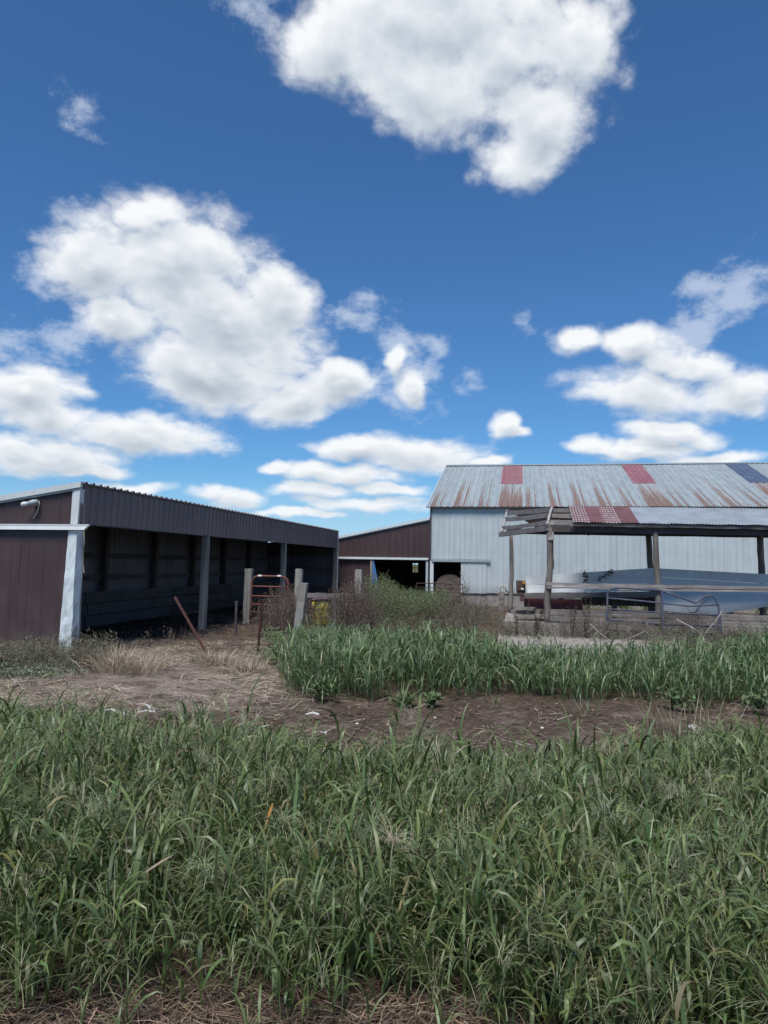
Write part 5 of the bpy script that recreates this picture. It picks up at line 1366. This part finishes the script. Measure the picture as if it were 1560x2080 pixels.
branch('fallen_branch', [(2.15, 17.2, 0.02), (2.45, 17.2, 0.16), (2.72, 17.2, 0.30), (2.85, 17.2, 0.12), (3.0, 17.2, 0.02)], 0.013, 'pale crooked branch arching under the blue gate rails', [((2.45, 17.2, 0.16), (2.3, 17.15, 0.30)), ((2.72, 17.2, 0.3), (2.74, 17.2, 0.48))])

# yellow-green foxtail heads and a single orange leaf in the foreground grass
def foxtail(x, y, h, az, bend, label, c=(0.21, 0.22, 0.07), head=0.13):
    root = bpy.data.objects.new('foxtail', None); root.empty_display_size = 0.1
    col.objects.link(root); root.location = (x, y, float(gz(np.array(x), np.array(y))))
    tag(root, label, 'grass head', 'yellow-green foxtail heads in the foreground grass')
    S = Strips()
    P = np.array([[x, y, root.location.z]])
    V, Fq, C, ctr = ribbons(P, np.array([az]), np.array([h]), np.array([0.005]), np.array([1.5]), np.array([bend * 0.5]), np.array([[0.13, 0.16, 0.07]]), 8, np.array([1.0]), 0.6, 'stem')
    S.add(V, Fq, C)
    S.build('stem', M['grass'], tuple(root.location), root)
    # the bristly head: short fibres round a curved axis
    S = Strips()
    n = 420
    s = U_(0, 1, n)
    tip = ctr[0, -1]; d = ctr[0, -1] - ctr[0, -2]; d = d / np.linalg.norm(d)
    th0 = math.atan2(d[2], math.hypot(d[0], d[1]))
    ang_ = th0 - bend * s
    ax = np.stack([np.cos(az) * head * s * np.cos((th0 + ang_) / 2), np.sin(az) * head * s * np.cos((th0 + ang_) / 2), head * s * np.sin((th0 + ang_) / 2)], -1) + tip
    V, Fq, C, _ = ribbons(ax, U_(0, 6.283, n), U_(0.010, 0.018, n) * (1 - 0.5 * s), np.full(n, 0.003), U_(-0.6, 1.3, n), U_(-0.3, 0.3, n), pal(n, [c, tuple(q * 0.8 for q in c), tuple(min(1, q * 1.25) for q in c)]), 2, U_(-1, 1, n), 0.4, 'stem')
    S.add(V, Fq, C)
    S.build('seed_head', M['grass'], tuple(root.location), root)
FOX = [(-1.45, 5.2, 0.50, 0.0, 1.9, 'arching yellow-green foxtail near the back edge of the foreground grass'),
       (-0.91, 3.97, 0.44, 1.0, 0.5, 'upright yellow-green foxtail in the left half of the grass'),
       (0.34, 3.70, 0.40, 2.6, 0.5, 'yellow-green foxtail leaning left beside a twin head'),
       (0.30, 3.62, 0.42, 1.4, 0.3, 'yellow-green foxtail upright twin of the leaning head'),
       (0.92, 4.86, 0.40, 0.6, 0.3, 'slim foxtail near the soil, right of the middle'),
       (1.52, 4.30, 0.40, 1.5, 0.2, 'tan foxtail standing alone on the right', (0.24, 0.20, 0.11)),
       (0.80, 3.05, 0.44, 0.9, 0.7, 'bright yellow-green foxtail lowest in the grass'),
       (0.74, 3.25, 0.42, 0.5, 0.9, 'yellow-green foxtail bending right above the lowest head'),
       (0.70, 3.55, 0.40, 0.8, 0.6, 'small yellow-green foxtail in the middle of the grass'),
       (1.20, 3.62, 0.42, 1.2, 0.3, 'slim yellow-green foxtail right of the middle'),
       (1.36, 3.48, 0.43, 1.0, 0.3, 'yellow-green foxtail below the tan head'),
       (0.09, 4.75, 0.38, 1.8, 0.3, 'small dull foxtail in the centre near the soil')]
for args in FOX: foxtail(*args)

def single_leaf(name, x, y, z, L, wdt, az, th, bend, c, label):
    S = Strips()
    V, Fq, C, _ = ribbons(np.array([[x, y, z]]), np.array([az]), np.array([L]), np.array([wdt]), np.array([th]), np.array([bend]), np.array([c]), 8, np.array([0.4]))
    S.add(V, Fq, C)
    o = S.build(name, M['grass'], (x, y, z))
    tag(o, label, 'leaf')
single_leaf('dead_leaf', -0.545, 3.86, 0.47, 0.15, 0.022, 4.2, -1.0, 0.3, (0.50, 0.25, 0.06), 'bright orange dead leaf blade standing in the green grass')
single_leaf('dead_leaf', 0.795, 2.93, 0.24, 0.22, 0.018, -1.0, -1.1, 0.1, (0.33, 0.17, 0.10), 'long reddish brown dead leaf hanging at the lower edge of the grass')
single_leaf('dead_leaf', 0.91, 2.95, 0.14, 0.10, 0.016, -1.4, -1.0, 0.3, (0.36, 0.19, 0.07), 'short orange brown dead leaf near the mown edge')
single_leaf('dead_leaf', -0.95, 3.1, 0.43, 0.13, 0.014, 0.5, 0.5, 0.2, (0.33, 0.25, 0.18), 'pale tan dried leaf among the left foreground grass')

# torn white plastic strips and pale stones on the bare soil
def strip_of_plastic(pts, wdt, label, seed):
    r = random.Random(seed)
    P = [wpt(x, y, z) for x, y, z in pts]
    rows = [[p + Vector((0, 0, 0.004)) + Vector((r.uniform(-1, 1) * 0.008, -wdt / 2, r.uniform(0, 0.015))), p + Vector((0, 0, r.uniform(0.01, 0.03))), p + Vector((r.uniform(-1, 1) * 0.008, wdt / 2, 0.004))] for p in P]
    o = MB().sheet(rows).build('plastic_strip', M['white_plastic'], None, P[0], smooth=True)
    tag(o, label, 'plastic strip', 'torn white plastic strips on the straw')
strip_of_plastic([(-3.02, 8.22, 0.03), (-2.93, 8.16, 0.06), (-2.82, 8.14, 0.03), (-2.72, 8.05, 0.03)], 0.05, 'crumpled white plastic strip farther from the grass', 1)
strip_of_plastic([(-2.75, 7.6, 0.02), (-2.66, 7.78, 0.04), (-2.60, 7.95, 0.07), (-2.52, 8.12, 0.06), (-2.46, 8.2, 0.03)], 0.045, 'long white plastic strip reaching out of the foreground grass', 2)
strip_of_plastic([(-2.68, 8.28, 0.05), (-2.6, 8.33, 0.09), (-2.52, 8.25, 0.05)], 0.035, 'short curled white plastic strip above the long one', 3)
strip_of_plastic([(-0.83, 8.25, 0.02), (-0.75, 8.28, 0.03), (-0.68, 8.26, 0.02)], 0.04, 'small white scrap alone on the dark bare soil', 4)
strip_of_plastic([(-0.66, 7.36, 0.02), (-0.60, 7.34, 0.04), (-0.53, 7.36, 0.02)], 0.06, 'crumpled white scrap at the back edge of the foreground grass', 5)
for x, y, r0, lab in [(3.36, 8.09, 0.045, 'round pale stone on bare soil at the far right'), (-0.25, 8.0, 0.02, 'small pale stone in the middle of the soil'), (0.6, 8.35, 0.018, 'small pale stone below the leafy weeds'), (1.7, 7.9, 0.02, 'small pale stone on soil right of the middle')]:
    bm = bmesh.new(); bmesh.ops.create_icosphere(bm, subdivisions=2, radius=r0)
    for vtx in bm.verts: vtx.co *= 1 + 0.22 * math.sin(vtx.co.x * 70 + x * 9) * math.cos(vtx.co.y * 60); vtx.co.z *= 0.65
    me = bpy.data.meshes.new('stone'); bm.to_mesh(me); bm.free()
    me.materials.append(M['stone'])
    o = bpy.data.objects.new('stone', me); col.objects.link(o); o.location = (x, y, float(gz(np.array(x), np.array(y))) + r0 * 0.35)
    tag(o, lab, 'stone', 'pale stones on the bare soil')
